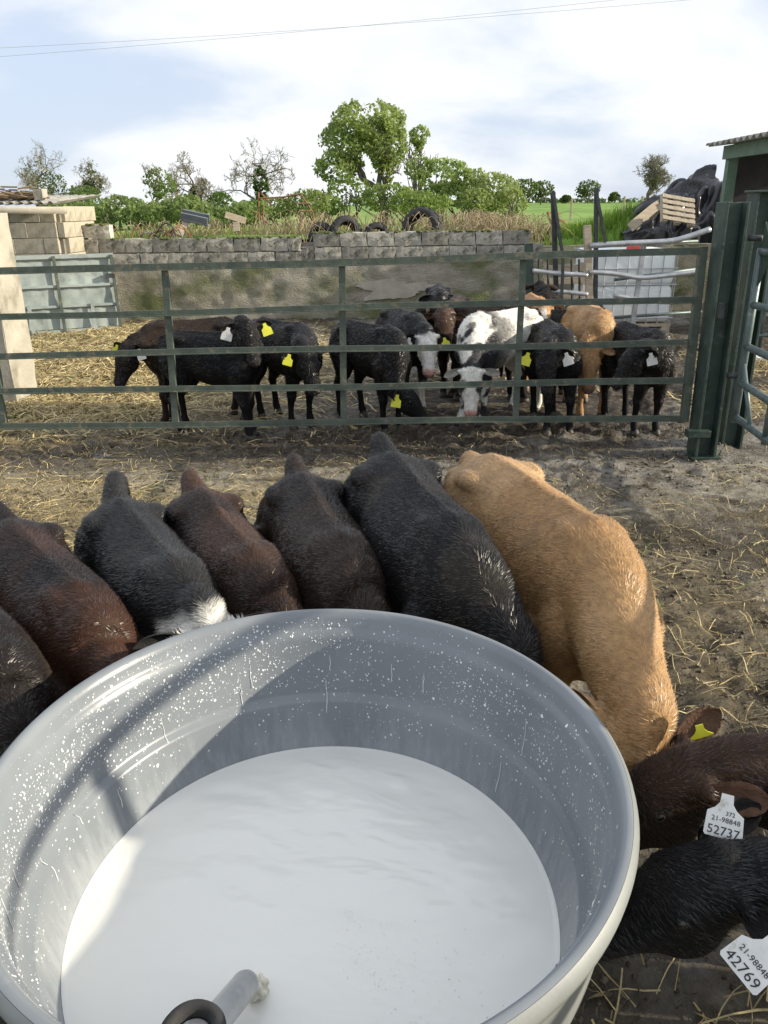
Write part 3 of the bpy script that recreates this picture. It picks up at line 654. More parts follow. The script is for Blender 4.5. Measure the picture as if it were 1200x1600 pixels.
# ================================================================== LEFT: pillar, shed, sheeted gate
pil = thing('concrete_pillar', 'pale rough concrete pillar at the left edge of the yard', 'pillar', (-3.75, 7.3, 0))
def rough_slab(c, size, seed, amp=.012, nseg=(8, 4, 14), rot=0.):
    r = np.random.default_rng(seed); bm_ = MB(); sx_, sy_, sz_ = size
    def face(o, u, v, nu, nv):
        V = []; 
        for j in range(nv+1):
            for i in range(nu+1): V.append(np.array(o)+np.array(u)*i/nu+np.array(v)*j/nv)
        V = np.array(V); nn = nrm(np.cross(u, v)); d = (fbm3(V*1.0+np.array(c), 4, seed, 4)-.5)*2*amp
        V = V+nn*d[:, None]; V = V+((fbm3(V+np.array(c)+7, 3, seed+3, 3)-.5)*amp*1.5)[:, None]*np.array([.7, .7, .3])
        bm_.add(V, [(j*(nu+1)+i, j*(nu+1)+i+1, (j+1)*(nu+1)+i+1, (j+1)*(nu+1)+i) for j in range(nv) for i in range(nu)])
    x, y, z = sx_/2, sy_/2, sz_/2; a, b_, c_ = nseg
    face((-x, -y, -z), (2*x, 0, 0), (0, 0, 2*z), a, c_); face((x, -y, -z), (0, 2*y, 0), (0, 0, 2*z), b_, c_); face((x, y, -z), (-2*x, 0, 0), (0, 0, 2*z), a, c_)
    face((-x, y, -z), (0, -2*y, 0), (0, 0, 2*z), b_, c_); face((-x, -y, z), (2*x, 0, 0), (0, 2*y, 0), a, b_)
    bm_.v = [v @ np.array(Matrix.Rotation(rot, 3, 'Z')).T + np.array(c) for v in bm_.v]; return bm_
rough_slab((-3.88, 7.35, .85), (.9, .5, 1.76), 5, .02).build('shaft', M['concrete'], pil, smooth=True)

shed = thing('low_shed', 'low cream block shed with corrugated roof at far left', 'shed', (-5.9, 12.9, 0))
M['creamblock'] = pmat('cream_block', (.40, .355, .27), (.48, .435, .34), 4, .95, .6, 30, c3=(.22, .19, .14), s3=3, f3=(.50, .68))
cm = MB(); cm.box((-6.25, 13.15, .85), (2.76, 1.28, 1.68)); cm.build('core', M['mortar'], shed)
def cblock(sx_, sz_): 
    mb = MB(); mb.box((0, 0, 0), (sx_, .10, sz_)); me = mb.mesh('block'); me.materials.append(M['creamblock']); return me
cb1 = cblock(.445, .22); s0 = np.array(list(shed['_w']))
ch1 = cblock(.22, .22)
for row in range(8):
    x = -4.925
    if row % 2:
        o = link('block', ch1, shed, bevel=.006); o.location = Vector((x-.11, 12.49+random.uniform(-.006, .006), .11+row*.227))-Vector(s0); x -= .225
    for k in range(6):
        o = link('block', cb1, shed, bevel=.006); o.location = Vector((x-.2225-k*.45, 12.49+random.uniform(-.006, .006), .11+row*.227))-Vector(s0)
    for k in range(3):                                                     # return wall facing the sun
        o = link('block', cb1, shed, bevel=.006); o.location = Vector((-4.86+random.uniform(-.006, .006), 12.70+k*.45+(.1 if row % 2 else 0), .11+row*.227))-Vector(s0); o.rotation_euler = (0, 0, math.pi/2)
def corrugated(x0, x1, y0, y1, z0, z1, wave=.146, amp=.025, axis='x', th=.008):
    nx_ = int((x1-x0)/wave*6); V = []; 
    for t in (0, -th):
        for i in range(nx_+1):
            x = x0+(x1-x0)*i/nx_; h = amp*math.sin((x-x0)/wave*2*math.pi)+t; V += [(x, y0, z0+h), (x, y1, z1+h)]
    f = []; o = 2*(nx_+1)
    for i in range(nx_): f += [(2*i, 2*i+2, 2*i+3, 2*i+1), (o+2*i, o+2*i+1, o+2*i+3, o+2*i+2), (2*i, o+2*i, o+2*i+2, 2*i+2), (2*i+1, 2*i+3, o+2*i+3, o+2*i+1)]
    f += [(0, 1, o+1, o), (2*nx_, o+2*nx_, o+2*nx_+1, 2*nx_+1)]
    return MB().add(V, f)
mb = corrugated(-7.7, -4.74, 12.28, 14.2, 1.86, 1.98); mb.build('roof', M['roof'], shed, smooth=True)
MB().tube([(-7.7, 12.25, 1.80), (-4.66, 12.25, 1.75)], .05, 12).build('gutter', M['palerender'], shed, smooth=True)
# clutter on the shed roof
mb = MB(); r_ = np.random.default_rng(3)
for k in range(120):
    p = np.array([r_.normal(-5.52, .17), 12.6+r_.normal(0, .10), 1.92+abs(r_.normal(0, .05))]); a_ = r_.normal(0, .5); ln = r_.uniform(.12, .35)
    d = np.array([math.cos(a_), math.sin(a_), r_.normal(0, .1)])*ln/2; mb.tube([p-d, p, p+d], r_.uniform(.006, .016), 5)
M['brush'] = pmat('dead_brush', (.16, .11, .07), (.26, .19, .12), 20, .95)
o = mb.build('brushwood_heap', M['brush'], None); tag(o, 'heap of brown dead sticks on the low shed roof', 'sticks')
o = rough_slab((-5.12, 12.55, 1.975), (.13, .2, .16), 12, .01, (3, 3, 3)).build('loose_block', M['concrete'], None); tag(o, 'small pale concrete block on the low shed roof beside the sticks', 'block')

sg = thing('sheeted_gate', 'old pale green sheeted gate standing before the low shed', 'gate', (-4.6, 11.6, 0))
GA, GB = np.array([-5.35, 11.15, 0]), np.array([-3.92, 11.75, 0]); gd = nrm(GB-GA); gl = np.linalg.norm(GB-GA); gn_ = np.array([gd[1], -gd[0], 0])
def sp_(t, z, off=0): return GA+gd*t+np.array([0, 0, z])+gn_*off
for i in range(2):
    t0, t1 = i*gl/2+.02, (i+1)*gl/2-.005; V = []; nn_ = 16; r_ = np.random.default_rng(60+i)
    for j in range(nn_+1):
        for kk in range(9):
            t = t0+(t1-t0)*j/nn_; z = .14+.98*kk/8; V.append(sp_(t, z, .012*math.sin(j*1.3+i)*math.sin(kk*.9)+r_.normal(0, .004)))
    f = [(j*9+k, (j+1)*9+k, (j+1)*9+k+1, j*9+k+1) for j in range(nn_) for k in range(8)]
    MB().add(V, f).build('sheet_panel', M['sheet'], sg, smooth=True)
for z, wz in ((1.14, .055), (.74, .035), (.46, .035), (.05, .16)):
    MB().bar(sp_(-.02, z, .03), sp_(gl+.03, z+(.0), .03), .035, wz).build('rail', M['sheet'], sg, bevel=.003)
for t in (.0, gl*.5, gl): MB().bar(sp_(t, -.0, .055), sp_(t, 1.15, .055), .035, .045, (gd[0], gd[1], 0)).build('upright', M['greenpaint'] if t > 0 else M['sheet'], sg, bevel=.003)
for t in (.35, 1.2): MB().bar(sp_(t, .10, .06), sp_(t, .50, .06), .03, .05, (gd[0], gd[1], 0)).build('bracket', M['sheet'], sg)
MB().box(sp_(gl-.05, .86, .07), (.12, .05, .06), (0, 0, .4)).build('latch', M['darksteel'], sg)

# ================================================================== RIGHT: cattle race, tote, shed, silage heap
race = thing('cattle_race', 'galvanised tubular cattle race with tall squeeze bars', 'cattle race', (3.1, 10.5, 0))
def Pz(lst, Y=10.5): return [at_y(x, y, Y) for x, y in lst]
for lst, r0 in (([(921, 384), (985, 380), (1045, 377), (1075, 370), (1110, 358)], .036), ([(921, 425), (960, 428), (1000, 434), (1040, 431), (1092, 424)], .030), ([(960, 462), (1020, 471), (1060, 472), (1095, 470)], .028), ([(832, 423), (870, 427), (918, 430)], .03), ([(832, 452), (880, 456), (918, 460)], .028)):
    MB().tube(catmull(Pz(lst), 18), r0, 12).build('rail', M['galv'], race, smooth=True)
for lst in ([(960, 382), (1090, 377)], [(960, 437), (1092, 420)], [(960, 496), (1095, 487)]):
    MB().tube(Pz(lst, 10.75), .022, 8).build('back_rail', M['bluetube'], race, smooth=True)
for (a_, c_), mt, ww in ((((917, 352), (924, 528)), 'wood', .09), (((1006, 384), (986, 520)), 'galv', .06), (((864, 300), (872, 530)), 'darksteel', .06), (((932, 293), (930, 530)), 'darksteel', .055), (((826, 380), (830, 535)), 'postpaint', .10)):
    p0, p1 = at_y(*a_, 10.56), at_y(*c_, 10.56); p1 = p1.copy(); p1[2] = 0
    MB().bar(p0, p1, ww, ww*.8, (0, 1, 0)).build('post', M[mt], race, bevel=.004)
for a_, c_ in (((864, 298), (880, 405)), ((931, 296), (946, 378)), ((880, 405), (876, 505))):
    p0, p1 = at_y(*a_, 10.48), at_y(*c_, 10.48); MB().bar(p0, p1, .035, .035, (0, 1, 0)).build('squeeze_bar', M['darksteel'], race)
for x in (842, 856, 893, 905): 
    MB().tube([at_y(x, 405, 10.9), at_y(x+2, 520, 10.9)], .017, 8).build('bar', M['darksteel'], race)
MB().tube([at_y(828, 402, 10.9), at_y(918, 398, 10.9)], .022, 8).build('back_rail', M['bluetube'], race, smooth=True)
sl = thing('wooden_hurdle', 'pale wooden slat hurdle standing inside the cattle race', 'hurdle', (2.5, 11.2, 0))
for y in (420, 440, 462, 484): 
    a_, c_ = at_y(850, y, 11.2), at_y(914, y-2, 11.2); MB().bar(a_, c_, .02, .09).build('slat', M['wood'], sl, bevel=.004)
for x in (853, 910): p = at_y(x, 410, 11.225); MB().bar(p, (p[0], p[1], 0), .06, .022, (0, 1, 0)).build('stile', M['wood'], sl)

ibc = thing('ibc_tote', 'white plastic liquid tote in a wire cage behind the race rails', 'tote', (3.5, 11.7, 0))
bx0, bx1, by0, by1 = 2.95, 4.13, 11.25, 12.25
def rbox(mb, x0, x1, y0, y1, z0, z1, rd):
    n_ = 6; rings = []
    for z, ins in ((z0, rd*.6), (z0+rd*.4, .15*rd), (z0+rd, 0), (z1-rd, 0), (z1-rd*.4, .15*rd), (z1, rd*.6)):
        ring = []
        for cx, cy, a0 in ((x1-rd, y1-rd, 0), (x0+rd, y1-rd, 90), (x0+rd, y0+rd, 180), (x1-rd, y0+rd, 270)):
            for i in range(n_+1): t = R(a0+90*i/n_); ring.append((cx+(rd-ins)*math.cos(t), cy+(rd-ins)*math.sin(t), z))
        rings.append(np.array(ring))
    return mb.rings(rings)
rbox(MB(), bx0, bx1, by0, by1, .16, .66, .07).build('lower_tank', M['ibc'], ibc, smooth=True)
rbox(MB(), bx0, bx1, by0, by1, .67, 1.14, .07).build('upper_tank', M['ibc'], ibc, smooth=True)
for k in range(8):
    x = bx0+.02+(bx1-bx0-.04)*k/7; MB().tube([(x, by0-.02, .14), (x, by0-.02, 1.13)], .006, 6).build('cage_bar', M['galv'], ibc)
for k in range(6):
    y = by0+.02+(by1-by0-.04)*k/5; MB().tube([(bx1+.02, y, .14), (bx1+.02, y, 1.13)], .008, 6).build('cage_bar', M['galv'], ibc)
for z in (.22, .45, .68, .90, 1.13):
    MB().tube([(bx0-.02, by1+.02, z), (bx0-.02, by0-.03, z), (bx1+.03, by0-.03, z), (bx1+.03, by1+.02, z)], .009, 6).build('cage_hoop', M['galv'], ibc)
MB().box((3.54, 11.75, .12), (1.22, 1.04, .04)).build('pallet_deck', M['palewood'], ibc)
for x in (3.0, 3.54, 4.08): MB().box((x, 11.75, .05), (.12, 1.04, .10)).build('pallet_foot', M['palewood'], ibc)
M['redcap'] = pmat('red_cap', (.55, .06, .03), rough=.5)
MB().lathe([(0, 1.19), (.09, 1.185), (.10, 1.17), (.10, 1.14)], (3.62, 11.6, 0), 24).build('cap', M['redcap'], ibc, smooth=True)

bs = thing('open_shed', 'open farm shed with dark interior and green steel post at right', 'shed', (6.4, 14.0, 0))
mb = corrugated(0, 2.5, 0, 3.6, 0, .38, .2, .03); V = mb.v[0].copy(); mb.v[0] = np.stack([5.08+V[:, 1], 10.7+V[:, 0], 2.58+V[:, 2]], 1)
mb.build('roof', M['roof'], bs, smooth=True)
MB().bar((5.32, 10.75, 2.46), (5.32, 13.02, 2.46), .06, .19).build('eave_beam', M['shedgreen'], bs, bevel=.004)
MB().bar((5.42, 12.95, 0), (5.42, 12.95, 2.50), .15, .13, (0, 1, 0)).build('post', M['shedgreen'], bs, bevel=.004)
MB().box((7.1, 13.12, 1.32), (3.2, .10, 2.64)).build('end_wall', M['sheddark'], bs)
MB().box((8.65, 11.95, 1.4), (.10, 2.3, 2.8)).build('back_wall', M['sheddark'], bs)
MB().box((7.02, 12.90, .60), (2.9, .16, 1.2)).build('low_wall', M['block'], bs)
# black silage wrap heap
r_ = np.random.default_rng(12)
nu_, nv_ = 90, 60; U, Vv = np.meshgrid(np.linspace(0, 1, nu_), np.linspace(0, 1, nv_))
hx = 4.28+U*1.75; hy = 14.2+Vv*1.6
fold = np.abs(fbm2(U*4+2*fbm2(U*3, Vv*3, 3, 2), Vv*5+U*2, 88, 3)-.5)*2
hz = 1.26+.92*np.clip(U*1.12, 0, 1)**.9*np.sin(np.clip(Vv*1.3+.15, 0, 1)*math.pi/2)+.34*fold*sstep(0, .2, U)+.30*(fbm2(U*3, Vv*3, 5, 2)-.5)-.18*sstep(.25, 0, Vv)
hx = hx+.12*(fbm2(U*8, Vv*8, 99, 3)-.5); hy = hy-.22*fold
V = np.stack([hx, hy, hz], 2).reshape(-1, 3); idx = np.arange(V.shape[0]).reshape(nv_, nu_)
mb = MB().add(V, np.stack([idx[:-1, :-1], idx[:-1, 1:], idx[1:, 1:], idx[1:, :-1]], 2).reshape(-1, 4))
fr0 = np.stack([hx[0], hy[0], hz[0]], 1); fr1 = fr0.copy(); fr1[:, 2] = .9
mb.add(np.concatenate([fr0, fr1]), [(i, i+1, nu_+i+1, nu_+i)[::-1] for i in range(nu_-1)])
o = mb.build('silage_wrap_heap', M['plastic'], None, smooth=True); tag(o, 'crumpled heap of black silage plastic beside the open shed', 'plastic heap')
def pallet(name, label, c, rot, w_=1.1, h_=1.0, nb=6):
    t = thing(name, label, 'pallet', c); Rm = np.array(Euler(rot).to_matrix())
    for k in range(nb):
        z = -h_/2+h_*(k+.5)/nb; mb = MB(); mb.box((0, 0, 0), (w_, .022, h_/nb*.62)); mb.v = [(v+[0, -.05, z]) @ Rm.T+np.asarray(c) for v in mb.v]; mb.build('slat', M['palewood'], t)
    for x in (-w_/2+.05, 0, w_/2-.05):
        mb = MB(); mb.box((0, 0, 0), (.09, .08, h_)); mb.v = [(v+[x, 0, 0]) @ Rm.T+np.asarray(c) for v in mb.v]; mb.build('bearer', M['palewood'], t)
pallet('wooden_pallet', 'pale wooden pallet leaning on the black plastic heap', at_y(1058, 329, 14.05), (R(-30), R(9), R(8)), .60, .50, 5)
bd = thing('board_stack', 'grey weathered boards leaning beside the wooden pallet', 'boards', at_y(1005, 348, 14.3))
for k in range(4):
    a_, c_ = at_y(984+k*7, 356-k*1, 14.2+.06*k), at_y(1024+k*3, 323-k*2, 14.5+.08*k); MB().bar(a_, c_, .16, .025, (.3, -.8, .5)).build('board', M['wood'], bd)
# far rails at the right edge, behind the tubular gate
fr_ = thing('feed_barrier', 'thin green feed barrier rails beyond the gate at right edge', 'barrier', (4.8, 9.6, 0))
for z in (1.2, .95, .55, .2): MB().tube([(4.35, 9.7, z), (6.6, 9.5, z)], .02, 8).build('rail', M['bluetube'], fr_, smooth=True)
for x in (4.4, 4.72, 5.3, 5.9): MB().tube([(x, 9.68, 0), (x, 9.68, 1.22)], .022, 8).build('upright', M['bluetube'], fr_, smooth=True)
o = MB().add([(4.35, 9.0, .05), (4.95, 8.8, .045), (5.05, 9.1, .05), (4.45, 9.25, .08)], [(0, 1, 2, 3)]).build('white_bag', M['ibc'], None); tag(o, 'flat white plastic bag lying by the feed barrier', 'bag')
s_ = o.modifiers.new('thick', 'SOLIDIFY'); s_.thickness = .02

# retaining edge of the bank at the right
mb = rough_slab((4.1, 13.9, .55), (3.1, .3, 1.1), 15, .05, (24, 3, 8)); o = mb.build('retaining_wall', M['rendercoat'], None, smooth=True); tag(o, 'low mossy retaining wall under the grass bank at right', 'wall')
# ================================================================== VEGETATION
def leaves(blobs, n, size, seed, c1, c2, surf=.75, clump=0.0, dark=None):
    """n leaf quads spread through a set of ellipsoids: (centre, radii)"""
    r = np.random.default_rng(seed); vol = np.array([np.prod(b_[1])**(2/3) for b_ in blobs]); k = r.choice(len(blobs), n, p=vol/vol.sum())
    c = np.array([b_[0] for b_ in blobs])[k]; rad = np.array([b_[1] for b_ in blobs])[k]
    d = r.normal(0, 1, (n, 3)); d /= np.linalg.norm(d, axis=1)[:, None]; q = r.random(n)**(1/3)*(1-surf)+surf*(.75+.35*r.random(n))
    P = c+d*rad*q[:, None]
    lump = fbm3(P, 1.6/np.mean(rad), seed, 3); keep = lump > np.quantile(lump, .30); P = P[keep]; d = d[keep]; n = len(P)
    nn = d+r.normal(0, .8, (n, 3)); nn /= np.linalg.norm(nn, axis=1)[:, None]
    u = np.cross(nn, r.normal(0, 1, (n, 3))); u /= np.linalg.norm(u, axis=1)[:, None]; v = np.cross(nn, u)
    s = size*r.uniform(.6, 1.3, n)[:, None]
    Q = np.stack([P-u*s*.5, P+v*s*.32+nn*s*.1, P+u*s*.5, P-v*s*.32+nn*s*.1], 1).reshape(-1, 3)
    f = np.arange(4*n).reshape(n, 4)
    t = (fbm3(P, 3/np.mean(rad), seed+9, 3)*.7+r.random(n)*.3)[:, None]; col = (np.array(c1)*(1-t)+np.array(c2)*t)*r.uniform(1.0, 1.35, n)[:, None]
    return Q, f, np.repeat(col, 4, axis=0)
def leafmesh(name, root, *a, **k):
    Q, f, col = leaves(*a, **k); o0 = np.array(list(root['_w'])) if root else 0
    me = bpy.data.meshes.new(name); me.from_pydata((Q-o0).tolist(), [], f.tolist()); setcol(me, col); me.materials.append(M['leaf']); return link(name, me, root)
def branches(base, h, spread, seed, depth=5, r0=.12, lean=(0, 0), kids=3, twist=.55, tmin=.006, upb=.25):
    r = np.random.default_rng(seed); segs = []
    def grow(p, d, ln, rad, lv):
        q = p+d*ln*.5+r.normal(0, .04, 3)*ln; e = p+nrm(d+r.normal(0, .12, 3))*ln; segs.append(([p, q, e], [rad, rad*.85, rad*.68]))
        if lv == 0: return
        for k in range(kids if lv > 1 else kids+1):
            t = r.uniform(.45, 1.0) if k else 1.0; st = p+(e-p)*t
            nd = nrm(d*(1-spread*.3)+r.normal(0, twist, 3)*spread+np.array([0, 0, upb])); grow(st, nd, ln*r.uniform(.55, .82), max(rad*.62, tmin), lv-1)
    grow(np.asarray(base, float), nrm(np.array([lean[0], lean[1], 1.0])), h*.34, r0, depth)
    big, small = MB(), MB()
    for P, rr in segs: (big if rr[0] > .035*r0/.12 else small).tube(P, rr, 5 if rr[0] > .03 else 3, cap=False)
    return big, small, segs
GR1, GR2 = (.14, .23, .05), (.30, .43, .11)
def tree(name, label, base, h, seed, kind, blobs=None, n=3000, size=.12, c1=GR1, c2=GR2, group='trees along the far hedge', spread=1.0, depth=5, r0=.1, lean=(0, 0), kids=3, ivy=None, upb=.25):
    t = thing(name, label, 'tree', base, group)
    big, small, segs = branches(base, h, spread, seed, depth, r0, lean, kids, upb=upb)
    big.build('trunk', M['bark'], t, smooth=True)
    small.build('crown' if kind == 'bare' else 'twigs', M['twig'], t, kind='stuff')
    if kind in ('leafy', 'leafonly'): leafmesh('crown', t, blobs, n, size, seed, c1, c2)
    if ivy: leafmesh('ivy', t, ivy, 900, size, seed+1, (.035, .07, .015), (.09, .15, .03))
    return t
def B(px, py, Yv, rx, rz, ry=None): return (at_y(px, py, Yv), np.array([rx, ry or rx, rz]))
def base_at(px, Yv): p = at_y(px, 320, Yv); p[2] = float(field_h(np.array([p[0]]), np.array([Yv]))[0])-.1; return p
k1 = 26/1290.                                                             # metres per pixel at 26 m
# the big ivy-clad tree in the middle
bl = [B(572, 190, 26, 52*k1, 30*k1), B(545, 225, 26, 46*k1, 34*k1, .8), B(595, 225, 26.2, 42*k1, 40*k1, .8), B(525, 262, 25.8, 34*k1, 24*k1, .6), B(598, 268, 26, 17*k1, 26*k1), B(612, 195, 26.3, 24*k1, 26*k1)]
tree('ivy_tree', 'tall bright green ivy-covered tree standing alone above the wall', base_at(597, 26), 3.4, 3, 'leafy', bl, 9500, .13, (.15, .205, .055), (.36, .43, .14), spread=.8, r0=.16)
tree('ivy_stump_tree', 'slim leaning tree with an ivy tuft on top, right of the ivy tree', base_at(652, 27), 3.0, 8, 'leafy', [B(655, 212, 27, 17*k1, 15*k1), B(650, 240, 27, 7*k1, 16*k1), B(655, 224, 27, 9*k1, 12*k1)], 900, .11, (.15, .205, .055), (.36, .43, .14), spread=.7, depth=4, r0=.09)
def bush(name, label, blobs, n, size, seed, c1=GR1, c2=GR2, group='bushes behind the wall', stems=8):
    c = np.mean([b_[0] for b_ in blobs], axis=0); base = np.array([c[0], c[1], float(field_h(np.array([c[0]]), np.array([c[1]]))[0])-.05])
    t = thing(name, label, 'bush', base, group); st = MB(); r = np.random.default_rng(seed)
    for b_ in blobs:
        for k in range(stems):
            p0 = np.array([b_[0][0]+r.normal(0, .3)*b_[1][0], b_[0][1]+r.normal(0, .2)*b_[1][1], base[2]]); p1 = b_[0]+r.normal(0, .5, 3)*b_[1]; st.tube([p0, (p0+p1)/2+r.normal(0, .06, 3), p1], [.03, .02, .008], 4, cap=False)
    st.build('stems', M['bark'], t); leafmesh('foliage', t, blobs, n, size, seed, c1, c2); return t
bush('elder_bush', 'leafy light green bush with gaps, right of the ivy tree', [B(690, 275, 25, 46*k1, 24*k1), B(655, 265, 25, 22*k1, 18*k1), B(735, 288, 24.6, 32*k1, 22*k1), B(700, 305, 25, 50*k1, 16*k1)], 5200, .12, 21, (.14, .20, .055), (.33, .41, .13))
bush('elder_bush', 'rounded pale green bush sloping down to the field edge', [B(775, 300, 24, 36*k1, 26*k1), B(800, 315, 23, 22*k1, 20*k1), B(745, 315, 23.5, 34*k1, 18*k1)], 4200, .11, 22, (.17, .22, .07), (.36, .42, .15))
bush('thicket', 'shady green thicket under the ivy tree', [B(545, 298, 24.5, 34*k1, 20*k1), B(610, 310, 23.5, 40*k1, 20*k1), B(655, 318, 22.5, 44*k1, 16*k1), B(505, 318, 24, 34*k1, 18*k1)], 5200, .11, 23, (.10, .15, .035), (.26, .34, .09))
bush('hedge_bush', 'low green growth behind the rusty frame', [B(480, 318, 22, 32*k1, 18*k1), B(430, 325, 22, 26*k1, 14*k1)], 2200, .10, 24, (.12, .155, .045), (.25, .31, .10))
hb = []
for px in range(95, 420, 22): hb.append(B(px, 331+6*math.sin(px*.06)+(4 if px > 330 else 0), 20+.6*math.sin(px), 24*20/1290, (20 if px < 330 else 15)*20/1290, .7))
bush('hedge', 'long clipped green hedge behind the left part of the wall', hb, 11000, .10, 25, (.10, .145, .045), (.24, .31, .10), stems=3)
bush('hedge_shrub', 'dark green shrub at the right end of the hedge', [B(345, 318, 21, .35, .28), B(375, 330, 20.5, .4, .25), B(395, 330, 20, .3, .24)], 1800, .09, 26, (.05, .10, .015), (.13, .22, .04))
bush('field_shrub', 'small leafy shrubs where the hedge meets the shed', [B(130, 302, 23, .45, .20), B(118, 318, 22, .5, .3)], 1100, .09, 27, (.05, .09, .02), (.13, .2, .04))
# bare and far trees
G = 'bare trees on the skyline'
tree('bare_tree', 'wide bare tree with ivy stems above the low shed', base_at(60, 48), 4.6, 41, 'bare', spread=1.25, depth=7, r0=.12, ivy=[B(62, 280, 48, .9, 1.0), B(85, 290, 48, .7, .7)], size=.16, group=G)
tree('bare_tree', 'pale bare tree with an ivy clump above the hedge', base_at(143, 50), 3.5, 42, 'bare', spread=1.3, depth=7, r0=.12, ivy=[B(145, 285, 50, .55, .75), B(140, 297, 50, .4, .6)], size=.16, group=G)
tree('leafing_tree', 'small tree in thin young leaf beside the wooden pole', base_at(252, 30), 2.5, 43, 'leafy', [B(250, 285, 30, 24*30/1290, 22*30/1290), B(240, 298, 30, 16*30/1290, 16*30/1290)], 700, .13, (.10, .15, .04), (.18, .26, .06), spread=1.0, depth=5, r0=.07, group=G)
tree('bare_tree', 'round bare tree right of the wooden pole', base_at(305, 31), 2.8, 44, 'bare', spread=1.15, depth=7, r0=.08, group=G, upb=.3, ivy=[B(305, 310, 31, .25, .4)], size=.12)
tree('bare_tree', 'leaning bare tree with spindly branches above the scrap', base_at(412, 24), 2.9, 45, 'bare', spread=1.2, depth=6, r0=.06, lean=(-.25, 0), group=G, ivy=[B(408, 290, 24, .22, .55)], size=.10)
tree('bare_tree', 'lone round bare tree on the field crest near the open shed', base_at(1012, 75), 5.0, 46, 'bare', spread=1.5, depth=6, r0=.20, kids=4, group=G, upb=.22)
for px, Yv, h, sd_, lab in ((818, 70, 2.1, 51, 'dark hawthorn at the left end of the field crest'), (845, 72, 1.9, 52, 'second dark hawthorn on the crest, right of the first'), (884, 80, .9, 53, 'low clipped hawthorn between the squeeze bars'), (918, 78, 2.0, 54, 'thin wind-bent hawthorn on the field crest'), (960, 80, 1.0, 55, 'tiny wind-bent hawthorn left of the lone bare tree')):
    kk = Yv/1290.; b0 = base_at(px, Yv)
    tree('hawthorn', lab, b0, h*1.1, sd_, 'leafy', [(b0+[0, 0, h*.72], np.array([.55*h, .55*h, .36*h])), (b0+[-.3*h, 0, h*.55], np.array([.35*h, .35*h, .25*h]))], 900, .24, (.05, .085, .02), (.12, .17, .04), spread=1, depth=4, r0=.08, group='hawthorns on the field crest')
hl = MB(); hbl = [B(px, 316.5, 84, 2.2, .42, 1.0) for px in list(range(800, 1000, 18))+list(range(480, 800, 40))]
bush('crest_hedge', 'low dark hedge line along the field crest', hbl, 3600, .32, 57, (.045, .08, .02), (.10, .15, .04), stems=1)

# dry bramble stems along the wall top
def stems(n, cx, cw, Y0, Y1, hmax, seed, arch=.6, rr=.007):
    r = np.random.default_rng(seed); mb = MB()
    for k in range(n):
        x = cx+r.uniform(-1, 1)*cw; y = r.uniform(Y0, Y1); z = float(field_h(np.array([x]), np.array([y]))[0]) if y > 14 else 1.2
        h = hmax*r.uniform(.35, 1); dx, dy = r.normal(0, arch, 2)*h; P = [(x, y, z), (x+dx*.3, y+dy*.3, z+h*.7), (x+dx*.7, y+dy*.7-.05, z+h), (x+dx*1.2, y+dy-.1, z+h*.7)]
        mb.tube(catmull(P, 7), np.linspace(rr, rr*.4, 7), 3, cap=False)
    return mb
o = stems(620, .2, 2.3, 13.62, 16.0, .48, 71).build('dry_brambles', M['dry'], None, kind='stuff'); tag(o, 'tangle of dry tan bramble stems behind the wall', 'brambles')
o = stems(300, -2.9, 1.8, 13.65, 15.8, .36, 72).build('dry_brambles', M['dry'], None, kind='stuff'); tag(o, 'sparse dry stems behind the left part of the wall', 'brambles')
o = stems(420, 2.3, .8, 14.3, 16.0, .5, 73).build('dry_brambles', M['dry'], None, kind='stuff'); tag(o, 'dry weed stems at the right end of the wall', 'brambles')
def blades(n, area, seed, hgt=(.08, .28), c1=(.10, .2, .02), c2=(.26, .40, .06), wd=.008):
    r = np.random.default_rng(seed); x = r.uniform(area[0], area[1], n); y = r.uniform(area[2], area[3], n); z = field_h(x, y)
    k = fbm2(x*1.5, y*1.5, seed, 3) > .42; x, y, z = x[k], y[k], z[k]; n = len(x)
    h = r.uniform(*hgt, n)*(.5+fbm2(x*2, y*2, seed+1, 2)); a_ = r.uniform(0, 6.3, n); ln = h*r.uniform(.1, .7, n); wx, wy = np.cos(a_+1.57)*wd, np.sin(a_+1.57)*wd
    V = np.stack([np.stack([x-wx, y-wy, z-.03], 1), np.stack([x+wx, y+wy, z-.03], 1), np.stack([x+np.cos(a_)*ln, y+np.sin(a_)*ln, z+h], 1)], 1).reshape(-1, 3)
    t = r.random(n)[:, None]; col = np.repeat(np.array(c1)*(1-t)+np.array(c2)*t, 3, axis=0)
    me = bpy.data.meshes.new('grass'); me.from_pydata(V.tolist(), [], np.arange(3*n).reshape(n, 3).tolist()); setcol(me, col); me.materials.append(M['leaf']); return me
o = link('grass', blades(16000, (2.3, 6.2, 14.0, 19), 81), kind='stuff'); tag(o, 'long green grass on the bank at right', 'grass')
o = link('grass', blades(9000, (-5, 2.4, 13.85, 17), 82, (.06, .25), (.17, .17, .06), (.27, .34, .10)), kind='stuff'); tag(o, 'rough grass and weeds behind the wall', 'grass')

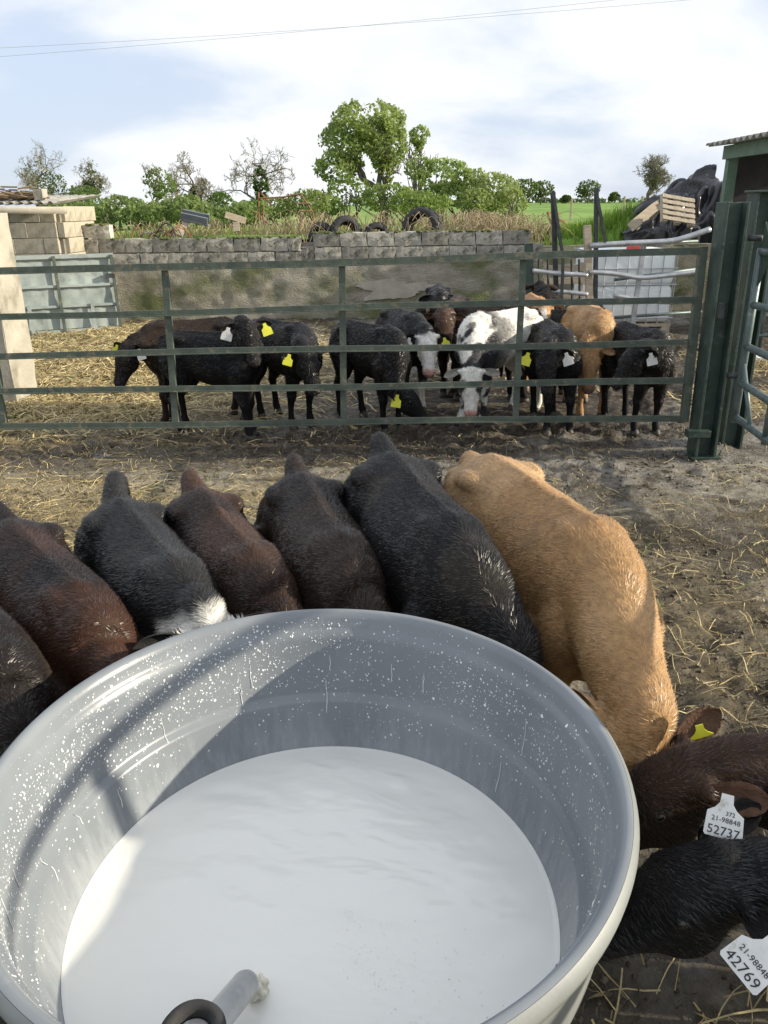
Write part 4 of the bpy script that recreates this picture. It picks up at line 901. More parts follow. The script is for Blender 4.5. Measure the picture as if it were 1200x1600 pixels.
# ------------------------------------------------------------------ tyres and scrap behind the wall
def tyre(label, c, Ro, Ri, wd, rot):
    Rm = np.array(Euler(rot).to_matrix()); t = thing('tyre', label, 'tyre', c, 'old tyres behind the wall'); prof = []
    for k in range(17): a_ = R(-200+k*(220+180)/16*1.0); 
    hw = wd/2; prof = [(Ri, -hw*.8), (Ri+.02, -hw), (Ro-.06, -hw), (Ro-.015, -hw*.85), (Ro, -hw*.6), (Ro, hw*.6), (Ro-.015, hw*.85), (Ro-.06, hw), (Ri+.02, hw), (Ri, hw*.8), (Ri+.015, hw*.7), (Ro-.05, hw*.6), (Ro-.05, -hw*.6), (Ri+.015, -hw*.7)]
    mb = MB().lathe(prof, (0, 0, 0), 40, close=True); mb.v = [v @ Rm.T+np.asarray(c) for v in mb.v]; mb.build('carcass', M['rubber'], t, smooth=True)
    tr = MB()
    for k in range(36):
        a_ = 2*math.pi*k/36; q = MB().box((0, 0, 0), (.02, .05, wd*.62), (R(18 if k % 2 else -18), 0, 0)); q.v = [(v+[Ro+.002, 0, 0]) @ np.array(Matrix.Rotation(a_, 3, 'Z')).T for v in q.v]; tr.add(q.v[0] @ Rm.T+np.asarray(c), q.f)
    tr.build('tread', M['rubber'], t)
tyre('large tyre standing on edge against the bramble', at_y(660, 358, 13.95), .34, .22, .30, (R(80), 0, R(-25)))
tyre('tyre lying flat, tread showing, beside the dry brambles', at_y(540, 364, 13.85), .26, .15, .22, (R(75), 0, R(15)))
tyre('half-hidden small tyre at the left end of the row', at_y(502, 368, 13.85), .20, .12, .18, (R(70), 0, R(-10)))
tyre('tyre sunk in the brambles between the flat tyre and the large one', at_y(588, 370, 13.9), .22, .13, .2, (R(85), 0, R(10)))
sf = thing('scrap_ladder', 'rusty bent ladder of metal bars standing in the brambles', 'scrap metal', at_y(480, 345, 14.3))
for lst in ([(405, 345), (404, 300), (410, 304), (425, 322)], [(455, 305), (470, 303), (488, 330), (492, 352)], [(463, 318), (484, 318)], [(468, 330), (488, 330)], [(405, 310), (440, 308), (470, 304)], [(412, 320), (411, 352)], [(398, 330), (420, 350)]):
    MB().tube([at_y(x, y, 14.3+.02*i) for i, (x, y) in enumerate(lst)], .014, 6).build('bar', M['rust'], sf)
hp = thing('rusty_hoops', 'tangled rusty reinforcing bars on the wall at left', 'scrap bars', at_y(225, 368, 13.5))
r_ = np.random.default_rng(77)
for k in range(11):
    x0 = r_.uniform(175, 290); y0 = 371; hgt = r_.uniform(8, 22); wd_ = r_.uniform(10, 40)*r_.choice([-1, 1]); Yv = r_.uniform(13.45, 13.9)
    P = [at_y(x0, y0, Yv), at_y(x0+wd_*.2, y0-hgt*.8, Yv), at_y(x0+wd_*.6, y0-hgt, Yv+.1), at_y(x0+wd_, y0-hgt*.3, Yv+.15), at_y(x0+wd_*1.1, y0+2, Yv+.15)]
    MB().tube(catmull(P, 12), .011, 5).build('bar', M['rust' if k % 3 else 'darksteel'], hp)
gb = thing('grey_trough', 'grey broken trough tilted on the scrap behind the wall', 'trough', at_y(303, 343, 13.9))
p0, p1 = at_y(282, 338, 13.9), at_y(324, 347, 13.9); M['greyplas'] = pmat('grey_plastic', (.13, .145, .17), (.2, .215, .24), 8, .6)
MB().bar(p0, p1, .03, .14, (0, -.4, 1)).build('side', M['greyplas'], gb, bevel=.006); MB().bar(p0+[0, .2, .06], p1+[0, .2, .06], .03, .12, (0, -.4, 1)).build('side', M['greyplas'], gb, bevel=.006)
MB().bar(p0+[0, .1, -.05], p1+[0, .1, -.05], .2, .02).build('base', M['greyplas'], gb)
for (a_, c_, lab) in (((280, 368), (291, 347), 'grey plank leaning up to the trough'), ((370, 362), (368, 338), 'short grey plank standing by the hedge shrub'), ((352, 335), (384, 345), 'dark broken plank lying on the scrap')):
    o = MB().bar(at_y(*a_, 13.8), at_y(*c_, 13.95), .10, .03, (0, 1, 0)).build('plank', M['wood'], None, label=lab, cat='plank', group='planks on the scrap')
im = thing('rusty_implement', 'small rusty implement in the grass beyond the race', 'implement', at_y(868, 350, 18))
for a_, c_ in (((855, 332), (862, 352)), ((855, 332), (876, 334)), ((866, 350), (884, 354)), ((870, 340), (885, 352)), ((860, 345), (882, 345))): MB().bar(at_y(*a_, 18), at_y(*c_, 18.2), .04, .03, (0, 1, 0)).build('bar', M['rust'], im)
o = MB().tube(catmull([at_y(846, 388, 15), at_y(850, 372, 15), at_y(860, 358, 15), at_y(866, 352, 15)], 12), .025, 8).build('hose', M['rubber'], None, smooth=True); tag(o, 'black hose curving up from the race', 'hose')
for px, Yv, lab in ((893, 30, 'fence stake right of the squeeze bars'), (975, 32, 'fence stake below the lone bare tree'), (1003, 34, 'thin fence stake near the black plastic heap')):
    p = base_at(px, Yv); o = MB().bar(p, p+[0, 0, .85], .07, .07, (0, 1, 0)).build('fence_stake', M['wood'], None, label='pale '+lab, cat='stake', group='fence stakes in the pasture', bevel=.01)
pole = thing('utility_pole', 'thin wooden utility pole above the hedge', 'pole', base_at(278, 42))
pb = base_at(278, 42); MB().tube([pb, pb+[0, 0, 2.0]], [.09, .075], 10).build('shaft', M['wood'], pole, smooth=True)
for k, (a_, c_, lab) in enumerate((((-60, 78), (1250, -16), 'thin upper power line crossing the sky'), ((-60, 93), (1250, -33), 'thin lower power line crossing the sky'))):
    p0, p1 = at_y(*a_, 38), at_y(*c_, 38); P = [p0+(p1-p0)*t+np.array([0, 0, -.7*t*(1-t)]) for t in np.linspace(-.5, 1.6, 40)]
    o = MB().tube(P, .0055, 5).build('power_line', M['cable'], None, label=lab, cat='power line', group='power lines')

# ================================================================== CALVES
TRUNK = np.array([  # x, half width, top z, bottom z, height of widest point
    (-.535, .045, .80, .68, .74), (-.50, .105, .845, .60, .74), (-.43, .160, .885, .54, .73), (-.32, .182, .903, .50, .71), (-.20, .166, .895, .49, .69), (-.06, .184, .887, .455, .66),
    (.08, .194, .885, .435, .645), (.20, .186, .893, .43, .64), (.31, .160, .915, .43, .65), (.40, .145, .900, .44, .65), (.47, .105, .860, .50, .67), (.515, .05, .80, .57, .69)])
HEAD = np.array([  # x, centre z, half width, half height
    (-.045, -.055, .035, .045), (-.02, -.050, .062, .068), (.03, -.052, .076, .084), (.08, -.062, .082, .092), (.13, -.072, .078, .092), (.18, -.082, .064, .078), (.225, -.090, .053, .062), (.265, -.096, .051, .054), (.295, -.100, .053, .049), (.318, -.104, .045, .040), (.332, -.106, .027, .025)])
def unit_ring(n=20, pw=.92):
    t = np.linspace(0, 2*math.pi, n, endpoint=False); c, s = np.cos(t), np.sin(t); return np.sign(c)*np.abs(c)**pw, np.sign(s)*np.abs(s)**pw
def rotm(yaw, pitch, roll=0.):       # head frame: +X muzzle, +Y left, +Z up; pitch positive looks down
    return np.array(Matrix.Rotation(yaw, 3, 'Z') @ Matrix.Rotation(pitch, 3, 'Y') @ Matrix.Rotation(roll, 3, 'X'))
def ear_mesh(base, d, face, ln, wd, th=.006):
    """cupped leaf-shaped ear: base point, pointing direction, direction the cup faces"""
    d = nrm(d); face = nrm(np.asarray(face)-d*(np.asarray(face) @ d)); sd_ = np.cross(d, face); nu_, nv_ = 9, 6; V = []
    for side in (0, 1):
        for i in range(nu_+1):
            u = i/nu_; hw = wd*(.34+1.25*u-.35*u*u)*max(0.0, 1-u**3.2)**.75*.78 if u < 1 else .002
            for j in range(nv_+1):
                v = (j/nv_-.5)*2; bowl = (1-v*v)*wd*.55*(1-u*.65)*(1 if u < .98 else .3)
                V.append(base+d*(u*ln)+sd_*(v*hw)-face*(bowl-.25*wd*u*u)+face*(th*(.5-side)*(1-.5*v*v)))
    m_ = (nu_+1)*(nv_+1); f = []
    for i in range(nu_):
        for j in range(nv_):
            q = (i*(nv_+1)+j, i*(nv_+1)+j+1, (i+1)*(nv_+1)+j+1, (i+1)*(nv_+1)+j); f.append(q[::-1]); f.append(tuple(k+m_ for k in q))
    for i in range(nu_):
        for j in (0, nv_): q = (i*(nv_+1)+j, (i+1)*(nv_+1)+j, m_+(i+1)*(nv_+1)+j, m_+i*(nv_+1)+j); f.append(q if j else q[::-1])
    for j in range(nv_): q = (nu_*(nv_+1)+j, nu_*(nv_+1)+j+1, m_+nu_*(nv_+1)+j+1, m_+nu_*(nv_+1)+j); f.append(q)
    return np.array(V), f
def tag_mesh(scale=1.0):
    """bell-shaped ear tag in its own plane: x across, z down from the button, y = thickness"""
    o = [(-.010, .006), (.010, .006), (.011, -.010), (.018, -.020), (.030, -.028), (.032, -.066), (.029, -.070), (-.029, -.070), (-.032, -.066), (-.030, -.028), (-.018, -.020), (-.011, -.010)]
    V = [(x*scale, -.0012, z*scale) for x, z in o]+[(x*scale, .0012, z*scale) for x, z in o]; n_ = len(o)
    f = [tuple(range(n_-1, -1, -1)), tuple(range(n_, 2*n_))]+[(k, (k+1) % n_, n_+(k+1) % n_, n_+k) for k in range(n_)]
    return np.array(V), f
def text_mesh(s, size):
    cu = bpy.data.curves.new('txt', 'FONT'); cu.body = s; cu.size = size; cu.align_x = 'CENTER'; cu.resolution_u = 2; cu.extrude = .0002
    ob = bpy.data.objects.new('txt', cu); C.objects.link(ob); dg = bpy.context.evaluated_depsgraph_get(); me = bpy.data.meshes.new_from_object(ob.evaluated_get(dg))
    V = np.zeros(len(me.vertices)*3); me.vertices.foreach_get('co', V); f = [tuple(p.vertices) for p in me.polygons]
    bpy.data.objects.remove(ob); bpy.data.curves.remove(cu); bpy.data.meshes.remove(me); return V.reshape(-1, 3), f

CALVES = []
def calf(label, loc, heading, s=1.0, bend=0.0, poll=None, yaw=None, pitch=R(30), roll=0., colour=None, tags=(), tail='down', near=False, group=None, seed=0, legs=None, ear=(0., 0.), wfac=1.0, fur=0, furlen=.016, cat='calf', earlen=.125, name='calf', noseCol=(.025, .022, .022), ears=None, lfac=1.0):
    """loc: trunk centre on the ground; heading radians (0 = +X); poll: world point or local; yaw absolute world"""
    r = np.random.default_rng(1000+seed); cx, cy = loc[0], loc[1]; ch, sh = math.cos(heading), math.sin(heading)
    def bent(P):                                                            # local, unscaled -> world
        P = np.atleast_2d(np.asarray(P, float)).copy(); P[:, 0] *= lfac; k = bend
        if abs(k) > 1e-4:
            xb = np.clip(P[:, 0], -.6, .6); ex = P[:, 0]-xb; a_ = k*xb
            x = np.sin(a_)/k-P[:, 1]*np.sin(a_)+ex*np.cos(a_); y = (1-np.cos(a_))/k+P[:, 1]*np.cos(a_)+ex*np.sin(a_)
        else: x, y = P[:, 0], P[:, 1]
        x, y, z = x*s, y*s, P[:, 2]*s
        return np.stack([cx+x*ch-y*sh, cy+x*sh+y*ch, z], 1)
    mb = MB(); T = catmull(TRUNK, 30); c_, s_ = unit_ring(22, .90); rings = []
    for x, hw, zt, zb, zm in T:
        zz_ = np.where(s_ > 0, zm+(zt-zm)*s_, zm+(zm-zb)*s_); top = np.where(s_ > 0, 1-.16*s_**2, 1-.10*s_**2)
        rings.append(bent(np.stack([np.full(22, x), c_*hw*wfac*top, zz_], 1)))
    mb.rings(rings)
    def blob(c, rad): mb.ball(bent([c])[0], np.array(rad)*s, rot=np.array(Matrix.Rotation(heading+bend*c[0], 3, 'Z')), nu=10, nv=8)
    for sg_ in (-1, 1):
        blob((-.31, sg_*.122*wfac, .844), (.085, .044, .032)); blob((-.49, sg_*.075, .785), (.05, .045, .05)); blob((.29, sg_*.062, .862), (.11, .034, .040)); blob((.40, sg_*.12*wfac, .60), (.08, .07, .12))
        blob((-.40, sg_*.115*wfac, .66), (.12, .085, .17))
    mb.tube(bent([(x, 0, z) for x, z in ((-.50, .842), (-.35, .902), (-.2, .899), (0, .889), (.2, .897), (.32, .905), (.42, .85), (.5, .76))]), np.array([.02, .018, .017, .017, .018, .022, .03, .03])*s, 8)
    # legs
    L_ = {'fl': (0, 0), 'fr': (0, 0), 'hl': (0, 0), 'hr': (0, 0)}
    for k in L_: L_[k] = (r.normal(0, .045), r.normal(0, .012))
    if legs: L_.update(legs)
    hooves = []
    for nm, sg_ in (('fl', 1), ('fr', -1)):
        dx, dy = L_[nm]; yb = sg_*.105*wfac
        K = [(.33, yb, .62, .085), (.335, yb, .46, .068), (.335+dx*.55, yb+dy*.4, .335, .046), (.345+dx*.7, yb+dy*.6, .285, .044), (.335+dx*.85, yb+dy*.8, .23, .031), (.335+dx*.95, yb+dy, .13, .028), (.34+dx, yb+dy, .085, .036), (.365+dx, yb+dy, .05, .034), (.375+dx, yb+dy, .015, .040)]
        K = catmull(K, 24); mb.tube(bent(K[:, :3]), K[:, 3]*s, 12); hooves.append((bent([(.372+dx, yb+dy, 0)])[0]))
    for nm, sg_ in (('hl', 1), ('hr', -1)):
        dx, dy = L_[nm]; yb = sg_*.115*wfac
        K = [(-.36, yb, .70, .13), (-.32, yb, .56, .105), (-.33+dx*.2, yb, .45, .078), (-.40+dx*.5, yb+dy*.5, .375, .050), (-.445+dx*.7, yb+dy*.7, .325, .041), (-.43+dx*.8, yb+dy*.8, .26, .033), (-.415+dx*.95, yb+dy, .14, .030), (-.41+dx, yb+dy, .09, .037), (-.385+dx, yb+dy, .05, .034), (-.375+dx, yb+dy, .015, .040)]
        K = catmull(K, 26); mb.tube(bent(K[:, :3]), K[:, 3]*s, 12); hooves.append((bent([(-.378+dx, yb+dy, 0)])[0]))
    # tail
    if tail == 'up': K = [(-.40, 0, .845, .050), (-.49, 0, .862, .052), (-.545, .0, .882, .043), (-.595, .01, .888, .034), (-.635, .015, .845, .027), (-.66, .02, .74, .022), (-.655, .02, .60, .020), (-.64, .03, .48, .024), (-.64, .03, .40, .012)]
    elif tail == 'out': K = [(-.40, 0, .845, .052), (-.49, .01, .868, .054), (-.56, .03, .895, .046), (-.62, .05, .905, .040), (-.67, .07, .86, .036), (-.70, .09, .76, .032), (-.68, .09, .60, .028), (-.67, .09, .46, .034), (-.67, .09, .38, .015)]
    else: K = [(-.46, 0, .84, .04), (-.53, 0, .845, .032), (-.565, 0, .78, .024), (-.575, .01, .62, .019), (-.575, .015, .45, .018), (-.575, .02, .33, .026), (-.575, .02, .24, .012)]
    K = catmull(K, 20); mb.tube(bent(K[:, :3]), K[:, 3]*s, 10)
    # head and neck
    if yaw is None: yaw = heading+bend*.45
    Rh = rotm(yaw, pitch, roll)
    pw = np.asarray(poll, float) if poll is not None else bent([(.70, 0, .88)])[0]
    hs = s*1.02
    def hd(P): return pw+(np.atleast_2d(np.asarray(P, float))*hs) @ Rh.T
    Hk = catmull(HEAD, 22); c_, s_ = unit_ring(18, .88); rings = []
    for x, zc, hw, hh in Hk: rings.append(hd(np.stack([np.full(18, x), c_*hw*(1-.10*np.maximum(-s_, 0)), zc+s_*hh], 1)))
    mb.rings(rings)
    for sg_ in (-1, 1):
        mb.ball(hd([(.105, sg_*.066, -.028)])[0], np.array([.038, .022, .026])*hs, rot=Rh, nu=9, nv=7); mb.ball(hd([(.11, sg_*.045, -.115)])[0], np.array([.07, .035, .05])*hs, rot=Rh, nu=9, nv=7)
        mb.tube(hd([(.0, sg_*.05, -.03), (-.005, sg_*.085, -.025), (-.012, sg_*.112, -.022)]), np.array([.030, .024, .018])*hs, 8)
    mb.ball(hd([(.0, 0, .006)])[0], np.array([.045, .04, .035])*hs, rot=Rh, nu=9, nv=7)
    n0, n1 = bent([(.22, 0, .70), (.40, 0, .72)]); nape = hd([(.02, 0, -.062)])[0]; nback = hd([(-.05, 0, -.07)])[0]
    # neck: smooth curve from the shoulders to the back of the head
    mid = n1*.42+nback*.58+np.array([0, 0, -.010*s]); Kn = catmull(np.array([n0, n1, mid, nback, nape]), 18)
    wr = np.interp(np.linspace(0, 1, 18), [0, .28, .55, .8, 1], [.13, .125, .088, .066, .055])*s; hr_ = np.interp(np.linspace(0, 1, 18), [0, .28, .55, .8, 1], [.18, .185, .125, .085, .065])*s
    mb.tube(Kn, np.stack([wr, hr_], 1), 16, flat=(0, 0, 1))
    V, f = remesh(mb, (.0115 if near else .0135)*s, 13 if near else 7)
    nb = len(V)
    # ears, joined to the same mesh
    EP = []
    for i, sg_ in enumerate((1, -1)):
        eb = hd([(-.008, sg_*.095, -.022)])[0]; dl = np.array([-.22+ear[i]*.0, sg_*1.0, -.18+ear[i]]); fl_ = np.array([.75, -sg_*.1, -.45])
        if ears and ears[i] is not None: dw, fw = nrm(ears[i][0]), nrm(ears[i][1])
        else:
            fy_ = np.array([math.cos(yaw), math.sin(yaw), 0.]); sy_ = np.array([-math.sin(yaw), math.cos(yaw), 0.])*sg_
            dw, fw = nrm(sy_*1.0-fy_*.18+np.array([0, 0, -.22+r.normal(0, .12)])), nrm(fy_+np.array([0, 0, -.25])+sy_*.25)
        v_, f_ = ear_mesh(eb-dw*.02*hs, dw, fw, earlen*hs*1.15, .050*hs*(1.15 if near else 1)); n_ = len(V); V = np.concatenate([V, v_]); f += [tuple(k+n_ for k in q) for q in f_]
        EP.append((eb, dw, fw))
    root = thing(name, label, cat, (cx, cy, 0), group)
    me = bpy.data.meshes.new('body'); o0 = np.array([cx, cy, 0.]); me.from_pydata((V-o0).tolist(), [], f); me.polygons.foreach_set('use_smooth', [True]*len(me.polygons)); me.update()
    Vl = np.stack([((V[:, 0]-cx)*ch+(V[:, 1]-cy)*sh)/s, (-(V[:, 0]-cx)*sh+(V[:, 1]-cy)*ch)/s, V[:, 2]/s], 1); Vh = (V-pw) @ Rh/hs
    isear = np.arange(len(V)) >= nb
    cf = colour(Vl, Vh, isear, r); mz = sstep(.272, .300, Vh[:, 0])*(np.abs(Vh[:, 1]) < .07)*(np.abs(Vh[:, 2]+.1) < .08); cf = cf*(1-mz[:, None])+np.array(noseCol)*mz[:, None]
    setcol(me, cf); me.materials.append(M['undercoat' if fur else 'fur']); body = link('body', me, root)
    for hx_ in hooves:
        hf = MB(); d = np.array([ch, sh, 0]); rg = []
        for z, q in ((.0, 1.0), (.02, .96), (.045, .80), (.058, .70)):
            t = np.linspace(0, 2*math.pi, 12, endpoint=False); e = np.stack([np.cos(t)*.048*q, np.sin(t)*.039*q], 1)*s
            rg.append(np.stack([hx_[0]+e[:, 0]*ch-e[:, 1]*sh-.01*s*z/.05*ch, hx_[1]+e[:, 0]*sh+e[:, 1]*ch-.01*s*z/.05*sh, np.full(12, z*s+.004)], 1))
        hf.rings(rg).build('hoof', M['hoof'], root, smooth=True)
    for sg_ in (-1, 1):
        MB().ball(hd([(.112, sg_*.079, -.034)])[0], np.array([.014, .009, .011])*hs, rot=Rh, nu=10, nv=8).build('eye', M['eye'], root, smooth=True)
        MB().ball(hd([(.322, sg_*.024, -.094)])[0], np.array([.010, .010, .007])*hs, rot=Rh, nu=8, nv=6).build('nostril', M['nostril'], root, smooth=True)
    for tg in tags:                                                          # (ear index, colour, scale, along)
        eb, dw, fw = EP[tg[0]]; sc_ = tg[2] if len(tg) > 2 else 1.15
        p = eb+dw*.055*hs+fw*.012; fd = nrm(np.array([fw[0]*.4, fw[1]*.4-.8, 0.1])); z_ = nrm(np.array([0, 0, 1.])+(-dw)*.35); x_ = nrm(np.cross(z_, -fd)); z_ = np.cross(-fd, x_)*-1 if False else nrm(np.cross(x_, -fd)*-1)
        v_, f_ = tag_mesh(sc_); Rt = np.stack([x_, -fd, z_], 1); MB().add(v_ @ Rt.T+p, f_).build('ear_tag', M['tagy' if tg[1] == 'y' else 'tagw'], root)
    if fur: add_fur(root, V[:nb], [q for q in f if max(q) < nb], cf[:nb], Vl[:nb], heading, bend, s, fur, furlen, seed, o0, pw, .0011 if near else .0026)
    return root, EP

def add_fur(root, V, f, col, Vl, heading, bend, s, n, flen, seed, o0, pw, hw=.0011):
    r = np.random.default_rng(500+seed); q = np.array([x for x in f if len(x) == 4]); A = V[q]
    nn = np.cross(A[:, 2]-A[:, 0], A[:, 3]-A[:, 1]); ar = np.linalg.norm(nn, axis=1)/2; nn /= np.maximum(ar*2, 1e-12)[:, None]
    wgt = ar*(A[:, :, 2].mean(1) > .30*s)*(nn[:, 2] > -.35); k = r.choice(len(q), n, p=wgt/wgt.sum())
    u, v = r.random(n)[:, None], r.random(n)[:, None]; P = A[k, 0]*(1-u)*(1-v)+A[k, 1]*u*(1-v)+A[k, 2]*u*v+A[k, 3]*(1-u)*v; N_ = nn[k]
    lx = Vl[q].mean(1)[k]; a_ = heading+bend*np.clip(lx[:, 0], -.6, .6); flow = -np.stack([np.cos(a_), np.sin(a_), np.zeros(n)], 1)+np.array([0, 0, -.55])
    side = np.stack([-np.sin(a_), np.cos(a_), np.zeros(n)], 1); flow += side*(np.sign(lx[:, 1])*.35)[:, None]
    n1, n2 = fbm3(P, 5.5, seed, 2)-.5, fbm3(P+3, 5.5, seed+2, 2)-.5
    flow += side*(n1*3.2)[:, None]+np.array([0, 0, 1.])*(n2*1.6)[:, None]
    flow -= N_*(flow*N_).sum(1)[:, None]; flow /= np.maximum(np.linalg.norm(flow, axis=1), 1e-6)[:, None]
    tf1, tf2 = fbm3(P, 34, seed+7, 2)-.5, fbm3(P+5, 34, seed+8, 2)-.5
    flow = flow+side*(tf1*.9)[:, None]+np.array([0, 0, 1.])*(tf2*.5)[:, None]
    lift = .25+1.0*np.clip(fbm3(P, 6, seed+4, 3)-.47, 0, 1); D = flow+N_*lift[:, None]+r.normal(0, .11, (n, 3)); D /= np.linalg.norm(D, axis=1)[:, None]
    ln = flen*1.0*r.uniform(.6, 1.3, n)[:, None]*s; W = np.cross(D, N_); W /= np.maximum(np.linalg.norm(W, axis=1), 1e-6)[:, None]; wd = hw*r.uniform(.7, 1.3, n)[:, None]
    P = P-N_*.0008; tip = P+D*ln-N_*ln*.06
    Q = np.stack([P-W*wd, P+W*wd, tip], 1).reshape(-1, 3)
    me = bpy.data.meshes.new('hair'); me.from_pydata((Q-o0).tolist(), [], np.arange(3*n).reshape(n, 3).tolist())
    c0_ = col[q].mean(1)[k]; lt = sstep(.05, .25, c0_.mean(1)); c = c0_*((.5+1.15*r.random(n)**1.5)*(1-lt)+(.82+.36*r.random(n))*lt)[:, None]; cc_ = np.repeat(c, 3, axis=0); cc_[2::3] = cc_[2::3]*(1.25-.18*lt)[:, None]+.004*(1-lt)[:, None]
    setcol(me, cc_); me.polygons.foreach_set('use_smooth', [True]*n)
    gn2 = np.cross(W, D); gn2 *= np.sign((gn2*N_).sum(1))[:, None]; nv = N_*.45+gn2*.60+W*r.uniform(-.65, .65, n)[:, None]; nv /= np.linalg.norm(nv, axis=1)[:, None]
    me.normals_split_custom_set_from_vertices(np.repeat(nv, 3, axis=0).tolist()); me.materials.append(M['hair']); link('hair', me, root, kind='stuff')

# coat colourings: Vl = body coordinates, Vh = head coordinates
def plain(c1, c2=None, earc=None, sc=3.0, face=None, legs_=None, bl=None):
    def g(Vl, Vh, isear, r):
        sd_ = int(r.integers(1000)); t = sstep(.40, .62, fbm3(Vl, sc, sd_, 3))[:, None]; c = np.array(c1)*(1-t)+np.array(c2 or c1)*t
        dm = (sstep(.60, .72, fbm3(Vl, 6, sd_+11, 3))*.35)[:, None]; c = c*(1-dm)+(c*.4+np.array([.055, .045, .032]))*dm
        if face is not None:
            fc, lo, hi = face; m_ = (sstep(lo, hi, Vh[:, 0]+.10*(fbm3(Vh, 14, sd_+3, 2)-.5))*(Vh[:, 0] < .36)*(np.abs(Vh[:, 1]) < .12)*(np.abs(Vh[:, 2]+.06) < .15))[:, None]; c = c*(1-m_)+np.array(fc)*m_
        if bl is not None:
            m_ = (sstep(.030, .018, np.abs(Vh[:, 1]))*sstep(.02, .05, Vh[:, 0])*sstep(.27, .22, Vh[:, 0])*(Vh[:, 2] > -.10))[:, None]; c = c*(1-m_)+np.array(bl)*m_
        if legs_ is not None:
            m_ = sstep(.30, .24, Vl[:, 2]+.08*(fbm3(Vl, 9, sd_+5, 2)-.5))[:, None]; c = c*(1-m_)+np.array(legs_)*m_
        if earc is not None: c[isear] = np.array(earc)
        return c
    return g
def pied(Vl, Vh, isear, r):
    n_ = fbm3(Vl, 5.5, 12, 4); dk = sstep(.0, .5, Vl[:, 0]+.15)*.10; t = sstep(.495, .525, n_+dk*sstep(.30, .5, Vl[:, 2])-.02); fine = sstep(.55, .62, fbm3(Vl, 15, 19, 2))*sstep(-.2, .15, Vl[:, 0])
    t = np.maximum(t*sstep(-.1, .25, Vl[:, 0]), fine*.8); hm = (np.abs(Vh[:, 1]) < .12)*(Vh[:, 0] > -.03)*(Vh[:, 0] < .36)*(np.abs(Vh[:, 2]+.06) < .16)
    patch_ = sstep(.055, .04, np.hypot(Vh[:, 0]-.13, Vh[:, 1]-.075)); patch_ = np.maximum(patch_, sstep(.05, .035, np.hypot(Vh[:, 0]-.11, Vh[:, 1]+.08)))
    t = np.where(hm, patch_, t)[:, None]; t = np.where(isear[:, None], .5, t); return np.array([.74, .72, .66])*(1-t)+np.array([.03, .03, .035])*t
BLACK = plain((.008, .008, .009), (.013, .012, .012), (.014, .012, .012))
DKBR = plain((.013, .010, .009), (.028, .018, .013), (.04, .026, .018))
BROWN = plain((.016, .010, .008), (.055, .029, .018), (.09, .05, .032))
TAN = plain((.35, .205, .09), (.46, .295, .15), (.45, .28, .15), sc=4)
TANBL = plain((.38, .20, .085), (.45, .26, .12), (.40, .2, .1), bl=(.7, .66, .6))
WFACE = plain((.012, .012, .013), (.018, .017, .017), (.02, .018, .018), face=((.74, .72, .67), -.03, .0), legs_=(.6, .56, .5))
GREYF = plain((.014, .014, .014), (.024, .023, .022), (.03, .03, .03), face=((.74, .72, .66), -.09, -.03))

